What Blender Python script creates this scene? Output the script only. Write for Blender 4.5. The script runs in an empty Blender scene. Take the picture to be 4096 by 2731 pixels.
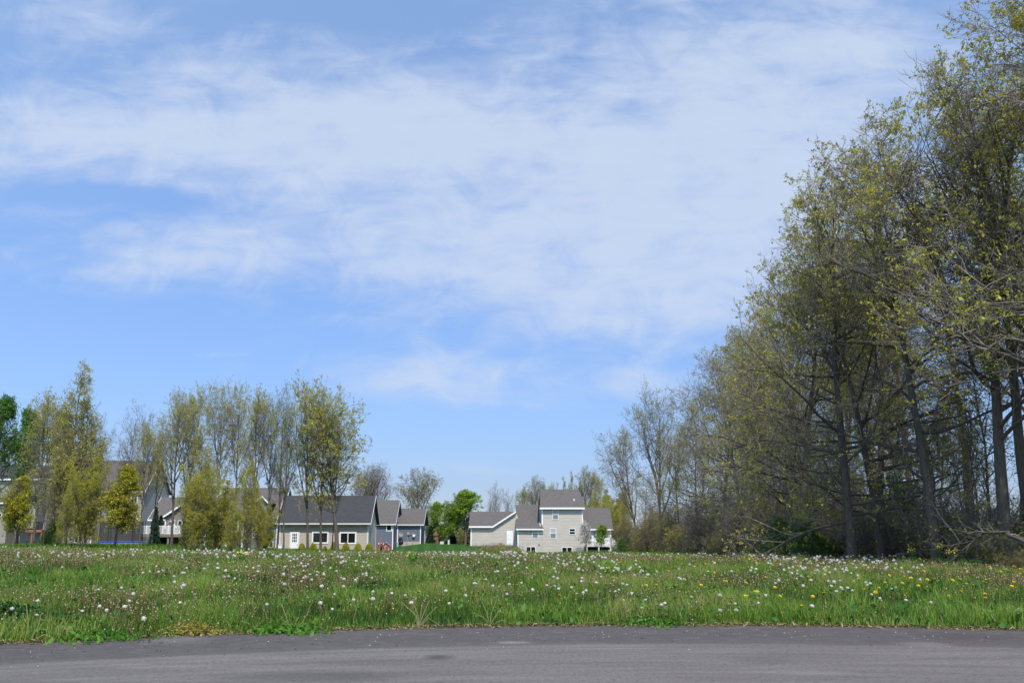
import bpy, math, random
import numpy as np
from mathutils import Vector, noise as mnoise
SC = bpy.context.scene
C = SC.collection
R = math.radians
# ------------------------------------------------------------------ camera
EYE = 1.5
FPX = 3982.0            # focal length in photograph pixels (4096 wide)
HORIZ = 2145.0
PITCH = math.atan((HORIZ - 1365.5) / FPX)
cam = bpy.data.cameras.new('camera'); cam_o = bpy.data.objects.new('camera', cam); C.objects.link(cam_o)
cam.sensor_width = 36; cam.lens = 36 * FPX / 4096
cam.clip_start = 0.1; cam.clip_end = 6000
cam_o.location = (0, 0, EYE); cam_o.rotation_euler = (R(90) + PITCH, 0, 0)
SC.camera = cam_o
# ------------------------------------------------------------------ light and sky
SUN_EL, SUN_AZ = R(54), R(13)      # azimuth: from straight behind the camera towards the right
SKY_STRENGTH = 0.13
sun = bpy.data.lights.new('sun', 'SUN'); sun.energy = 4.7; sun.angle = R(0.5); sun.color = (1, .93, .82)
sun_o = bpy.data.objects.new('sun', sun); C.objects.link(sun_o)
sd = Vector((math.sin(SUN_AZ) * math.cos(SUN_EL), -math.cos(SUN_AZ) * math.cos(SUN_EL), math.sin(SUN_EL)))
sun_o.rotation_euler = sd.to_track_quat('Z', 'Y').to_euler()
SC.view_settings.view_transform = 'Standard'; SC.view_settings.look = 'None'
SC.view_settings.exposure = 0; SC.view_settings.gamma = 1
SC.cycles.max_bounces = 6; SC.cycles.transparent_max_bounces = 6; SC.cycles.diffuse_bounces = 3

def uw(X, Y):                       # photograph pixel (2352 wide) -> slope coordinates of its direction
    u = (X * 1.7415 - 2048) / FPX; v = (1365.5 - Y * 1.7415) / FPX
    dy = math.cos(PITCH) - v * math.sin(PITCH); dz = math.sin(PITCH) + v * math.cos(PITCH)
    return u / dy, dz / dy

class NT:
    def __init__(s, tree): s.t = tree; s.n = tree.nodes; s.l = tree.links
    def node(s, typ, **kw):
        x = s.n.new(typ)
        for k, v in kw.items():
            if k.startswith('i_'):
                key = k[2:]; key = int(key) if key.isdigit() else key.replace('_', ' ')
                if hasattr(v, 'is_output') or isinstance(v, bpy.types.NodeSocket): s.l.new(v, x.inputs[key])
                else: x.inputs[key].default_value = v
            else: setattr(x, k, v)
        return x
    def m(s, op, a, b=None, c=None, clamp=False):
        x = s.n.new('ShaderNodeMath'); x.operation = op; x.use_clamp = clamp
        for i, v in enumerate((a, b, c)):
            if v is None: continue
            if isinstance(v, bpy.types.NodeSocket): s.l.new(v, x.inputs[i])
            else: x.inputs[i].default_value = v
        return x.outputs[0]
    def ramp(s, fac, stops, interp='LINEAR'):
        x = s.n.new('ShaderNodeValToRGB'); x.color_ramp.interpolation = interp
        el = x.color_ramp.elements
        while len(el) < len(stops): el.new(0.5)
        for e, (p, c) in zip(el, stops):
            e.position = p; e.color = tuple(c) + (1,) if len(c) == 3 else c
        s.l.new(fac, x.inputs[0]); return x.outputs[0]
    def mix(s, fac, a, b, mode='MIX'):
        x = s.n.new('ShaderNodeMix'); x.data_type = 'RGBA'; x.blend_type = mode
        for i, v in ((0, fac), (6, a), (7, b)):
            if isinstance(v, bpy.types.NodeSocket): s.l.new(v, x.inputs[i])
            else: x.inputs[i].default_value = v if i == 0 else (tuple(v) + (1,) if len(v) == 3 else v)
        return x.outputs[2]
    def noise(s, vec, scale, detail=2, rough=.5, dist=0):
        x = s.node('ShaderNodeTexNoise'); x.inputs['Scale'].default_value = scale
        x.inputs['Detail'].default_value = detail; x.inputs['Roughness'].default_value = rough
        x.inputs['Distortion'].default_value = dist
        if vec is not None: s.l.new(vec, x.inputs['Vector'])
        return x.outputs['Fac']
    def mapping(s, vec, scale=(1, 1, 1), rot=(0, 0, 0), loc=(0, 0, 0)):
        x = s.node('ShaderNodeMapping'); x.inputs['Scale'].default_value = scale
        x.inputs['Rotation'].default_value = rot; x.inputs['Location'].default_value = loc
        s.l.new(vec, x.inputs['Vector']); return x.outputs[0]

world = bpy.data.worlds.new('World'); SC.world = world; world.use_nodes = True
wt = NT(world.node_tree); wt.n.clear()
sky = wt.node('ShaderNodeTexSky', sky_type='NISHITA'); sky.sun_disc = False
sky.sun_elevation = SUN_EL; sky.sun_rotation = R(180) - SUN_AZ
sky.air_density = 1.0; sky.dust_density = 0.3; sky.ozone_density = 2.0; sky.altitude = 250
tc = wt.node('ShaderNodeTexCoord')
sep = wt.node('ShaderNodeSeparateXYZ', i_0=tc.outputs['Generated'])
dy = wt.m('MAXIMUM', sep.outputs[1], 0.12)
u = wt.m('DIVIDE', sep.outputs[0], dy); w = wt.m('DIVIDE', sep.outputs[2], dy)
P = wt.node('ShaderNodeCombineXYZ', i_0=u, i_1=w).outputs[0]
grade = wt.ramp(wt.m('MULTIPLY', w, 1.0), [(0, (.25, .285, .43)), (.05, (.265, .30, .44)), (.12, (.345, .39, .52)), (.28, (.49, .545, .66)), (.58, (.92, .90, .90))])
skyc = wt.mix(1.0, sky.outputs[0], wt.mix(1.0, grade, (2, 2, 2), 'MULTIPLY'), 'MULTIPLY')
def blobsum(blobs):
    tot = None
    for (X, Y, rx, ry, amp) in blobs:
        cu, cw = uw(X, Y)
        a = wt.node('ShaderNodeVectorMath', operation='SUBTRACT'); wt.l.new(warp, a.inputs[0]); a.inputs[1].default_value = (cu, cw, 0)
        b = wt.node('ShaderNodeVectorMath', operation='MULTIPLY'); wt.l.new(a.outputs[0], b.inputs[0])
        b.inputs[1].default_value = (2287 / rx, 2200 / ry, 0)
        c = wt.node('ShaderNodeVectorMath', operation='DOT_PRODUCT'); wt.l.new(b.outputs[0], c.inputs[0]); wt.l.new(b.outputs[0], c.inputs[1])
        e = wt.m('POWER', 2.718, wt.m('MULTIPLY', c.outputs['Value'], -1))
        tot = wt.m('MULTIPLY', e, amp) if tot is None else wt.m('MULTIPLY_ADD', e, amp, tot)
    return tot
wn = wt.node('ShaderNodeTexNoise'); wn.inputs['Scale'].default_value = 5; wn.inputs['Detail'].default_value = 4
wt.l.new(wt.mapping(P, (1, 2.2, 1)), wn.inputs['Vector'])
wv = wt.node('ShaderNodeVectorMath', operation='SUBTRACT'); wt.l.new(wn.outputs['Color'], wv.inputs[0]); wv.inputs[1].default_value = (.5, .5, .5)
wv2 = wt.node('ShaderNodeVectorMath', operation='MULTIPLY'); wt.l.new(wv.outputs[0], wv2.inputs[0]); wv2.inputs[1].default_value = (.16, .07, 0)
wa = wt.node('ShaderNodeVectorMath', operation='ADD'); wt.l.new(wv2.outputs[0], wa.inputs[0]); wt.l.new(P, wa.inputs[1])
warp = wa.outputs[0]
cov = blobsum([
    (1000, 300, 800, 190, .56), (250, 290, 620, 110, .50), (300, 345, 420, 60, .26), (1350, 500, 620, 240, .52),
    (1800, 150, 500, 260, .60), (620, 590, 560, 80, .46), (880, 250, 220, 120, .30), (1500, 600, 420, 130, .25),
    (200, 60, 260, 80, .34), (500, 150, 330, 70, .28), (960, 860, 230, 45, .34), (1150, 900, 330, 34, .22), (1550, 850, 330, 60, .20),
    (1080, 1072, 110, 14, .40), (1250, 700, 460, 55, .28), (480, 806, 90, 8, .14), (1900, 480, 600, 300, .35),
    (870, 25, 230, 40, -.24), (60, 40, 300, 90, .16), (950, 870, 260, 50, .18), (2000, 60, 400, 120, .22), (1100, 60, 200, 40, .14), (350, 510, 420, 100, .30), (1000, 830, 420, 90, .12), (1500, 740, 380, 60, .16), (330, 445, 250, 34, -.22), (130, 450, 230, 34, -.16), (480, 470, 170, 26, -.22),
    (1250, 260, 160, 70, -.10), (1620, 60, 260, 80, -.14), (1500, 240, 90, 80, -.16), (40, 90, 70, 40, -.12), (300, 120, 50, 40, -.14), (230, 720, 400, 60, -.12)])
n1 = wt.noise(wt.mapping(P, (2.2, 9, 1), rot=(0, 0, R(-10))), 2.4, 7, .58, .5)
n2 = wt.noise(wt.mapping(P, (5, 24, 1), rot=(0, 0, R(-14))), 2.2, 6, .6, .4)
n3 = wt.noise(wt.mapping(P, (7, 10, 1), rot=(0, 0, R(8))), 2.0, 5, .6, .9)
mid = wt.m('MULTIPLY', wt.m('MULTIPLY', cov, wt.m('SUBTRACT', 1.25, cov)), 4, clamp=True)
nn = wt.m('ADD', wt.m('ADD', wt.m('MULTIPLY_ADD', n1, .9, -.45), wt.m('MULTIPLY_ADD', n2, .6, -.30)), wt.m('MULTIPLY_ADD', n3, 1.1, -.55))
dens = wt.m('ADD', cov, wt.m('MULTIPLY', nn, wt.m('MULTIPLY_ADD', mid, .48, .44)))
fr = wt.node('ShaderNodeMapRange', interpolation_type='SMOOTHSTEP'); wt.l.new(dens, fr.inputs[0])
fr.inputs[1].default_value = .02; fr.inputs[2].default_value = .98; fr.inputs[3].default_value = 0; fr.inputs[4].default_value = .80
cc = wt.mix(wt.m('MULTIPLY', dens, .7, clamp=True), (4.5, 5.2, 6.9), (5.1, 5.85, 6.9))
# the thin cloud covers the part of the sky in front; elsewhere the same kind of cloud at lower cover
front = wt.m('GREATER_THAN', sep.outputs[1], 0.05)
fac = wt.m('MULTIPLY', fr.outputs[0], front)
col = wt.mix(fac, skyc, cc)
bg = wt.node('ShaderNodeBackground', i_Color=col, i_Strength=SKY_STRENGTH)
out = wt.node('ShaderNodeOutputWorld'); wt.l.new(bg.outputs[0], out.inputs[0])

# ------------------------------------------------------------------ helpers
def pt(px, py, D):
    """point of the scene seen at photograph pixel (4096 wide) px, py, D metres in front of the camera"""
    uu = (px - 2048) / FPX; v = (1365.5 - py) / FPX
    dy_ = math.cos(PITCH) - v * math.sin(PITCH); dz = math.sin(PITCH) + v * math.cos(PITCH)
    return Vector((D * uu / dy_, D, EYE + D * dz / dy_))
def PX(px, D): return pt(px, HORIZ, D).x
def PZ(py, D): return pt(2048, py, D).z
def smooth(a, b, x):
    t = np.clip((x - a) / (b - a), 0, 1); return t * t * (3 - 2 * t)

# road edge: seen line of the grass border, on the plane z = 0
edge = []
for px, py in [(-900, 2640), (0, 2580), (700, 2551), (1400, 2527), (2100, 2511), (2700, 2504), (3300, 2510), (4096, 2529), (5000, 2560)]:
    v = (1365.5 - py) / FPX
    dz = math.sin(PITCH) + v * math.cos(PITCH); dyy = math.cos(PITCH) - v * math.sin(PITCH)
    t = -EYE / dz
    edge.append((t * (px - 2048) / FPX, t * dyy))
ex = np.array([-60, -30] + [e[0] for e in edge] + [30, 60]); ey = np.array([2, edge[0][1] - 2.6] + [e[1] for e in edge] + [edge[-1][1] - 2.2, 4])
pc = np.polyfit(ex[2:-2], ey[2:-2], 4)
def edge_y(x):
    x = np.asarray(x, float); xc = np.clip(x, ex[2], ex[-3])
    base = np.polyval(pc, xc)
    return base - 0.06 * np.abs(x - xc) - .012 * (x - xc) ** 2
ctrl = np.array([[PX(a, d), d, PZ(b, d)] for a, b, d in [
    (-300, 2186, 80), (60, 2185, 80), (300, 2180, 80), (480, 2184, 85), (700, 2192, 80), (980, 2205, 72), (1140, 2202, 85), (1280, 2207, 85),
    (-200, 2182, 125), (100, 2182, 125), (400, 2180, 130), (700, 2183, 125), (1050, 2194, 120), (1300, 2207, 101), (1480, 2206, 101),
    (2600, 2216, 115), (3000, 2228, 67), (3500, 2246, 44), (3950, 2276, 32), (3500, 2246, 60), (4096, 2190, 90), (3000, 2190, 120), (3600, 2165, 160),
    (1700, 2216, 90), (1900, 2216, 95), (2050, 2217, 90), (2300, 2217, 90), (1350, 2216, 70), (1700, 2217, 60), (2300, 2222, 60), (2048, 2165, 200), (1000, 2165, 200), (3000, 2165, 200)]])
def terrain(x, y):
    x = np.asarray(x, float); y = np.asarray(y, float)
    shp = x.shape; xf = x.ravel(); yf = y.ravel()
    num = np.zeros_like(xf); den = np.zeros_like(xf)
    for cx, cy, cz in ctrl:
        d2 = (xf - cx) ** 2 + ((yf - cy) * .7) ** 2 + 9
        wgt = 1 / d2 ** 1.7
        num += wgt * cz; den += wgt
    far = num / den
    far = far + (0.0 - far) * smooth(190, 260, yf)
    # mown bank between the blue house and the garage
    bank = smooth(-20.5, -15.0, xf) * (1 - smooth(.9, 2.0, xf)) * smooth(112, 143, yf) * (1 - smooth(150, 230, yf))
    base = -.95
    side = smooth(-24, -19, xf) * (1 - smooth(22, 34, xf)) * smooth(104, 132, yf) * (1 - smooth(165, 215, yf))
    bz = np.interp(xf, [-20, -17.6, -15.6, -12.5, -5, 1], [-.55, -.5, .15, .55, .22, .22])
    far = far * (1 - side) + side * (base + (bz - base) * bank)
    ye = edge_y(xf)
    zc = np.interp(xf, [-40, -17, -9, 0, 3, 7.7, 12, 15, 30], [.87, .80, .67, .60, .58, .50, .42, .38, .33])
    t = np.clip((yf - ye) / (31 - ye), 0, 1)
    und = .05 * np.sin(xf * .9 + yf * .35) * np.sin(yf * .6 - xf * .2) + .03 * np.sin(xf * 2.1 + 1) * np.sin(yf * 1.7)
    near = zc * (1 - (1 - t) ** 1.35) * 1.0 + und * np.clip(t * 5, 0, 1) * smooth(45, 33, yf) if False else zc * (1 - (1 - t) ** 1.35) + und * np.clip(t * 4, 0, 1)
    near = np.where(yf < ye, -.04, near + .02)
    b = smooth(33, 46, yf)
    return (near * (1 - b) + far * b).reshape(shp)
def tz(x, y): return float(terrain(np.array([x]), np.array([y]))[0])

def tag(o, label=None, cat=None, group=None, kind=None):
    if label: o['label'] = label
    if cat: o['category'] = cat
    if group: o['group'] = group
    if kind: o['kind'] = kind
    return o
def thing(name, label, cat, loc=(0, 0, 0), group=None, rz=0):
    o = bpy.data.objects.new(name, None); C.objects.link(o); o.empty_display_size = .3
    o.location = loc; o.rotation_euler = (0, 0, rz)
    return tag(o, label, cat, group)
def link(name, me, parent=None):
    o = bpy.data.objects.new(name, me); C.objects.link(o)
    if parent is not None: o.parent = parent
    return o
class MB:
    def __init__(s): s.v = []; s.f = []; s.mi = []; s.cur = 0; s.st = []
    def add(s, vs, fs):
        n = len(s.v); s.st.append((n, len(s.f))); s.v += [tuple(q) for q in vs]; s.f += [tuple(n + i for i in f) for f in fs]; s.mi += [s.cur] * len(fs); return s
    def box(s, x0, x1, y0, y1, z0, z1):
        return s.add([(x0, y0, z0), (x1, y0, z0), (x1, y1, z0), (x0, y1, z0), (x0, y0, z1), (x1, y0, z1), (x1, y1, z1), (x0, y1, z1)],
                     [(0, 3, 2, 1), (4, 5, 6, 7), (0, 1, 5, 4), (1, 2, 6, 5), (2, 3, 7, 6), (3, 0, 4, 7)])
    def prism(s, poly, y0, y1):            # polygon of (x, z), extruded along y
        n = len(poly)
        return s.add([(x, y0, z) for x, z in poly] + [(x, y1, z) for x, z in poly],
                     [tuple(range(n)), tuple(range(2 * n - 1, n - 1, -1))] + [(i, i + n, (i + 1) % n + n, (i + 1) % n) for i in range(n)])
    def prismx(s, poly, x0, x1):           # polygon of (y, z), extruded along x
        n = len(poly)
        return s.add([(x0, y, z) for y, z in poly] + [(x1, y, z) for y, z in poly],
                     [tuple(range(n - 1, -1, -1)), tuple(range(n, 2 * n))] + [(i, (i + 1) % n, (i + 1) % n + n, i + n) for i in range(n)])
    def bar(s, a, b, r, k=6, r2=None):
        a = Vector(a); b = Vector(b); d = (b - a).normalized(); r2 = r if r2 is None else r2
        p = d.orthogonal().normalized(); q = d.cross(p)
        n = k; vs = []
        for c, rr in ((a, r), (b, r2)):
            for i in range(k):
                t = 2 * math.pi * i / k; vs.append(c + p * math.cos(t) * rr + q * math.sin(t) * rr)
        return s.add(vs, [(i, (i + 1) % n, (i + 1) % n + n, i + n) for i in range(n)] + [tuple(range(n - 1, -1, -1)), tuple(range(n, 2 * n))])
    def slab(s, quad, th):                 # quad: 4 corner points, thickened downwards along its normal
        q = [Vector(p) for p in quad]; nrm = (q[1] - q[0]).cross(q[3] - q[0]).normalized()
        if nrm.z < 0: nrm = -nrm
        n = len(q); lo = [p - nrm * th for p in q]
        return s.add(q + lo, [tuple(range(n)), tuple(range(2 * n - 1, n - 1, -1))] + [(i, (i + 1) % n, (i + 1) % n + n, i + n) for i in range(n)])
    def ball(s, c, r, seg=8, rings=6, sx=1, sy=1, sz=1):
        vs = [(c[0], c[1], c[2] + r * sz)]
        for j in range(1, rings):
            a = math.pi * j / rings
            for i in range(seg):
                b = 2 * math.pi * i / seg
                vs.append((c[0] + r * sx * math.sin(a) * math.cos(b), c[1] + r * sy * math.sin(a) * math.sin(b), c[2] + r * sz * math.cos(a)))
        vs.append((c[0], c[1], c[2] - r * sz)); L = len(vs) - 1
        fs = [(0, 1 + i, 1 + (i + 1) % seg) for i in range(seg)]
        for j in range(rings - 2):
            o = 1 + j * seg
            fs += [(o + i, o + seg + i, o + seg + (i + 1) % seg, o + (i + 1) % seg) for i in range(seg)]
        o = 1 + (rings - 2) * seg
        fs += [(o + i, L, o + (i + 1) % seg) for i in range(seg)]
        return s.add(vs, fs)
    def pieces(s):
        st = s.st + [(len(s.v), len(s.f))]
        for (v0, f0), (v1, f1) in zip(st[:-1], st[1:]):
            m_ = MB(); m_.add(s.v[v0:v1], [tuple(i - v0 for i in f) for f in s.f[f0:f1]]); yield m_
    def mesh(s, name, mats):
        me = bpy.data.meshes.new(name); me.from_pydata(s.v, [], s.f)
        for m in (mats if isinstance(mats, (list, tuple)) else [mats]): me.materials.append(m)
        me.polygons.foreach_set('material_index', s.mi); me.validate(); me.update(); return me
    def build(s, name, mats, parent=None): return link(name, s.mesh(name, mats), parent)
def np_mesh(name, verts, quads=None, tris=None, mats=(), qmi=None, tmi=None, smooth_=False, attrs=None):
    """fast mesh from arrays: verts (N,3), quads (M,4), tris (K,3)"""
    me = bpy.data.meshes.new(name)
    q = np.zeros((0, 4), np.int32) if quads is None else np.asarray(quads, np.int32)
    t = np.zeros((0, 3), np.int32) if tris is None else np.asarray(tris, np.int32)
    me.vertices.add(len(verts)); me.vertices.foreach_set('co', np.ascontiguousarray(verts, np.float32).ravel())
    me.loops.add(q.size + t.size); me.loops.foreach_set('vertex_index', np.concatenate([q.ravel(), t.ravel()]))
    me.polygons.add(len(q) + len(t))
    me.polygons.foreach_set('loop_start', np.concatenate([np.arange(len(q)) * 4, q.size + np.arange(len(t)) * 3]).astype(np.int32))
    mi = np.concatenate([np.zeros(len(q), np.int32) if qmi is None else qmi, np.zeros(len(t), np.int32) if tmi is None else tmi]).astype(np.int32)
    for m in mats: me.materials.append(m)
    me.polygons.foreach_set('material_index', mi)
    if smooth_: me.polygons.foreach_set('use_smooth', np.ones(len(mi), bool))
    for k, a in (attrs or {}).items():
        at = me.attributes.new(k, 'FLOAT', 'POINT'); at.data.foreach_set('value', np.asarray(a, np.float32))
    me.update(calc_edges=True)
    return me

# ------------------------------------------------------------------ materials
def new_mat(name):
    m = bpy.data.materials.new(name); m.use_nodes = True; t = NT(m.node_tree)
    return m, t, t.n['Principled BSDF']
def plain(name, col, rough=.6, var=.12, scale=6, spec=.3):
    m, t, b = new_mat(name)
    c = t.node('ShaderNodeTexCoord')
    n = t.noise(c.outputs['Object'], scale, 4, .6)
    lo = tuple(x * (1 - var * 1.6) for x in col); hi = tuple(min(1, x * (1 + var)) for x in col)
    t.l.new(t.ramp(n, [(.3, lo), (.7, hi)]), b.inputs['Base Color'])
    b.inputs['Roughness'].default_value = rough; b.inputs['Specular IOR Level'].default_value = spec
    return m
def siding(name, col, lap=.13, var=.08):
    m, t, b = new_mat(name)
    c = t.node('ShaderNodeTexCoord'); s = t.node('ShaderNodeSeparateXYZ', i_0=c.outputs['Object'])
    z = t.m('FRACT', t.m('DIVIDE', s.outputs[2], lap))
    wob = t.noise(t.mapping(c.outputs['Object'], (1.2, 1.2, 7)), 1.0, 4, .7)
    line = t.m('MULTIPLY', t.m('LESS_THAN', z, t.m('MULTIPLY_ADD', wob, .30, .06)), .42)
    n = t.noise(t.mapping(c.outputs['Object'], (.5, .5, 5)), 1.6, 5, .65)
    base = t.ramp(n, [(.3, tuple(x * (1 - var) for x in col)), (.7, tuple(x * (1 + var) for x in col))])
    t.l.new(t.mix(line, base, tuple(x * .42 for x in col)), b.inputs['Base Color'])
    bmp = t.node('ShaderNodeBump', i_Strength=.5, i_Distance=.02, i_Height=t.m('SUBTRACT', 1, z)); t.l.new(bmp.outputs[0], b.inputs['Normal'])
    b.inputs['Roughness'].default_value = .55; b.inputs['Specular IOR Level'].default_value = .3
    return m
def shingle(name, col, var=.28):
    m, t, b = new_mat(name)
    c = t.node('ShaderNodeTexCoord')
    br = t.node('ShaderNodeTexBrick'); t.l.new(t.mapping(c.outputs['Object'], (1, 1, 1)), br.inputs['Vector'])
    n = t.noise(t.mapping(c.outputs['Object'], (1.4, 2.5, 2.5)), 2.2, 6, .72, .5)
    n2 = t.noise(c.outputs['Object'], .35, 3, .5)
    a = t.ramp(n, [(.32, tuple(x * (1 - var) for x in col)), (.68, tuple(x * (1 + var) for x in col))])
    s = t.node('ShaderNodeSeparateXYZ', i_0=c.outputs['Object'])
    row = t.m('MULTIPLY', t.m('LESS_THAN', t.m('FRACT', t.m('DIVIDE', s.outputs[2], .1)), .2), .18)
    a = t.mix(row, a, tuple(x * .5 for x in col))
    a = t.mix(t.m('MULTIPLY', n2, .25), a, tuple(x * .72 for x in col))
    t.l.new(a, b.inputs['Base Color']); b.inputs['Roughness'].default_value = .85; b.inputs['Specular IOR Level'].default_value = .2
    return m
M = {}
M['side_beige'] = siding('beige_siding', (.49, .45, .40), lap=.2, var=.14)
M['side_tan'] = siding('taupe_siding', (.44, .395, .335), lap=.2, var=.12)
M['side_grey'] = siding('grey_siding', (.30, .28, .255), lap=.2, var=.12)
M['side_blue'] = siding('blue_siding', (.125, .145, .185))
M['side_brown'] = siding('brown_siding', (.21, .19, .165))
M['side_slate'] = siding('slate_siding', (.17, .185, .21))
M['roof_brown'] = shingle('brown_shingles', (.118, .109, .103))
M['roof_dark'] = shingle('dark_shingles', (.055, .056, .062), .22)
M['roof_grey'] = shingle('grey_shingles', (.11, .10, .092))
M['white'] = plain('white_trim', (.8, .8, .8), .45, .03)
M['offwhite'] = plain('aluminium_gutter', (.62, .61, .58), .4, .06)
M['concrete'] = plain('concrete', (.42, .38, .31), .85, .12, 3)
M['grey_metal'] = plain('grey_metal', (.30, .31, .32), .5, .1)
M['black'] = plain('black_plastic', (.02, .02, .022), .5, .1)
M['wood'] = plain('weathered_wood', (.22, .19, .155), .8, .2)
M['redwood'] = plain('redwood', (.30, .13, .085), .75, .2)
M['red'] = plain('red_plastic', (.55, .03, .05), .4, .05)
M['tanplastic'] = plain('tan_plastic', (.36, .29, .24), .6, .1)
M['green_pl'] = plain('green_plastic', (.05, .28, .20), .5, .1)
M['blue_pl'] = plain('blue_vinyl', (.02, .07, .62), .45, .06)
M['redbarn'] = plain('red_barn_paint', (.38, .035, .05), .6, .1)
m, t, b = new_mat('window_glass'); b.inputs['Base Color'].default_value = (.012, .014, .016, 1); b.inputs['Roughness'].default_value = .06; M['glass'] = m
m, t, b = new_mat('blind_glass')
c = t.node('ShaderNodeTexCoord'); s = t.node('ShaderNodeSeparateXYZ', i_0=c.outputs['Object'])
st = t.m('LESS_THAN', t.m('FRACT', t.m('MULTIPLY', s.outputs[2], 12)), .3)
t.l.new(t.mix(st, (.40, .44, .45), (.30, .34, .36)), b.inputs['Base Color']); b.inputs['Roughness'].default_value = .1; M['blind'] = m
m, t, b = new_mat('dim_glass'); b.inputs['Base Color'].default_value = (.17, .20, .23, 1); b.inputs['Roughness'].default_value = .08; M['dimglass'] = m
m, t, b = new_mat('safety_net')
tr = t.node('ShaderNodeBsdfTransparent'); mx = t.node('ShaderNodeMixShader', i_Fac=.62)
b.inputs['Base Color'].default_value = (.02, .022, .025, 1); b.inputs['Roughness'].default_value = .8
t.l.new(tr.outputs[0], mx.inputs[1]); t.l.new(b.outputs[0], mx.inputs[2]); t.l.new(mx.outputs[0], t.n['Material Output'].inputs[0]); M['net'] = m

def bark(name, c1, c2, k=1):
    m, t, b = new_mat(name)
    c = t.node('ShaderNodeTexCoord')
    n = t.noise(t.mapping(c.outputs['Object'], (9, 9, 1.3)), 2.4, 6, .75, .4)
    n2 = t.noise(c.outputs['Object'], .5, 3)
    col = t.mix(n2, t.ramp(n, [(.35, c1), (.65, c2)]), tuple(.7 * x for x in c2))
    t.l.new(col, b.inputs['Base Color'])
    bmp = t.node('ShaderNodeBump', i_Strength=1.0, i_Distance=.06, i_Height=n); t.l.new(bmp.outputs[0], b.inputs['Normal'])
    b.inputs['Roughness'].default_value = .9; b.inputs['Specular IOR Level'].default_value = .15
    return m
M['bark'] = bark('grey_bark', (.040, .032, .026), (.20, .17, .14))
M['bark_pale'] = bark('pale_bark', (.10, .085, .075), (.22, .20, .18))
M['twig'] = plain('twig_bark', (.20, .172, .145), .65, .3, 2)
M['twig_dark'] = plain('dark_twig_bark', (.17, .145, .125), .8, .3, 2)
M['twig_brown'] = plain('brown_twig', (.13, .085, .065), .8, .35, 1)
def leafmat(name, cols, trans=.35, scale=1.3):
    m, t, b = new_mat(name)
    g = t.node('ShaderNodeNewGeometry')
    rnd = g.outputs['Random Per Island']
    c = t.node('ShaderNodeTexCoord')
    big = t.noise(c.outputs['Object'], scale * .35, 3)
    f = t.m('ADD', t.m('MULTIPLY', rnd, .55), t.m('MULTIPLY_ADD', big, 1.4, -.45), clamp=True)
    col = t.ramp(f, [(i / (len(cols) - 1), x) for i, x in enumerate(cols)])
    t.l.new(col, b.inputs['Base Color']); b.inputs['Roughness'].default_value = .5; b.inputs['Specular IOR Level'].default_value = .25
    tl = t.node('ShaderNodeBsdfTranslucent'); t.l.new(t.mix(.25, col, (.5, .5, .05), 'MULTIPLY') if False else col, tl.inputs[0])
    mx = t.node('ShaderNodeMixShader', i_Fac=trans); t.l.new(b.outputs[0], mx.inputs[1]); t.l.new(tl.outputs[0], mx.inputs[2])
    t.l.new(mx.outputs[0], t.n['Material Output'].inputs[0]); return m
M['leaf_oak'] = leafmat('young_oak_leaf', [(.26, .25, .03), (.46, .44, .06), (.64, .60, .14)], .45)
M['leaf_olive'] = leafmat('olive_leaf', [(.20, .185, .035), (.34, .31, .06), (.48, .43, .12)], .45)
M['leaf_bud'] = leafmat('pale_bud', [(.22, .18, .10), (.30, .25, .12), (.34, .31, .14)])
M['leaf_yellow'] = leafmat('yellow_green_leaf', [(.26, .25, .022), (.40, .38, .035), (.54, .50, .08)], .45)
M['leaf_green'] = leafmat('fresh_green_leaf', [(.035, .10, .012), (.075, .20, .02), (.14, .30, .03)])
M['leaf_dark'] = leafmat('deep_green_leaf', [(.018, .065, .012), (.035, .11, .018), (.07, .17, .03)])
M['leaf_budy'] = leafmat('yellow_bud', [(.28, .27, .045), (.43, .41, .075), (.57, .54, .13)], .45)
M['leaf_greeny'] = leafmat('olive_green_leaf', [(.09, .15, .02), (.16, .24, .03), (.28, .34, .05)])
M['leaf_mid'] = leafmat('mid_green_leaf', [(.03, .10, .012), (.065, .18, .02), (.12, .26, .04)])
M['leaf_lime'] = leafmat('lime_leaf', [(.10, .20, .012), (.19, .33, .02), (.32, .43, .04)])
M['needle'] = leafmat('spruce_needle', [(.012, .03, .016), (.025, .05, .028), (.04, .07, .04)], .1)
M['blossom'] = leafmat('white_blossom', [(.45, .42, .38), (.65, .62, .58), (.78, .76, .72)], .3)
# ------------------------------------------------------------------ ground and road
def warpgrid(a, b, c, d, n, mid):
    s = np.linspace(0, 1, n)
    return s
xs = np.unique(np.concatenate([np.linspace(-900, -60, 22), np.linspace(-60, 60, 161), np.linspace(60, 900, 22)]))
ys = np.unique(np.concatenate([np.linspace(-80, 10, 10), np.linspace(10, 60, 121), np.linspace(60, 240, 121), np.linspace(240, 3000, 24)]))
gx, gy = np.meshgrid(xs, ys); gz = terrain(gx, gy)
nx, ny = len(xs), len(ys)
idx = np.arange(nx * ny).reshape(ny, nx)
quads = np.stack([idx[:-1, :-1], idx[:-1, 1:], idx[1:, 1:], idx[1:, :-1]], -1).reshape(-1, 4)
m, t, b = new_mat('grassy_ground')
c = t.node('ShaderNodeTexCoord'); s = t.node('ShaderNodeSeparateXYZ', i_0=c.outputs['Object'])
n = t.noise(c.outputs['Object'], 1.1, 6, .7); nf = t.noise(c.outputs['Object'], 9, 5, .7)
field = t.mix(nf, (.035, .055, .015), (.07, .12, .025))
field = t.mix(t.ramp(n, [(.45, (0, 0, 0)), (.7, (1, 1, 1))]), field, (.10, .085, .04))
stripe = t.m('FRACT', t.m('MULTIPLY_ADD', s.outputs[0], .62, t.m('MULTIPLY', s.outputs[1], .05)))
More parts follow.
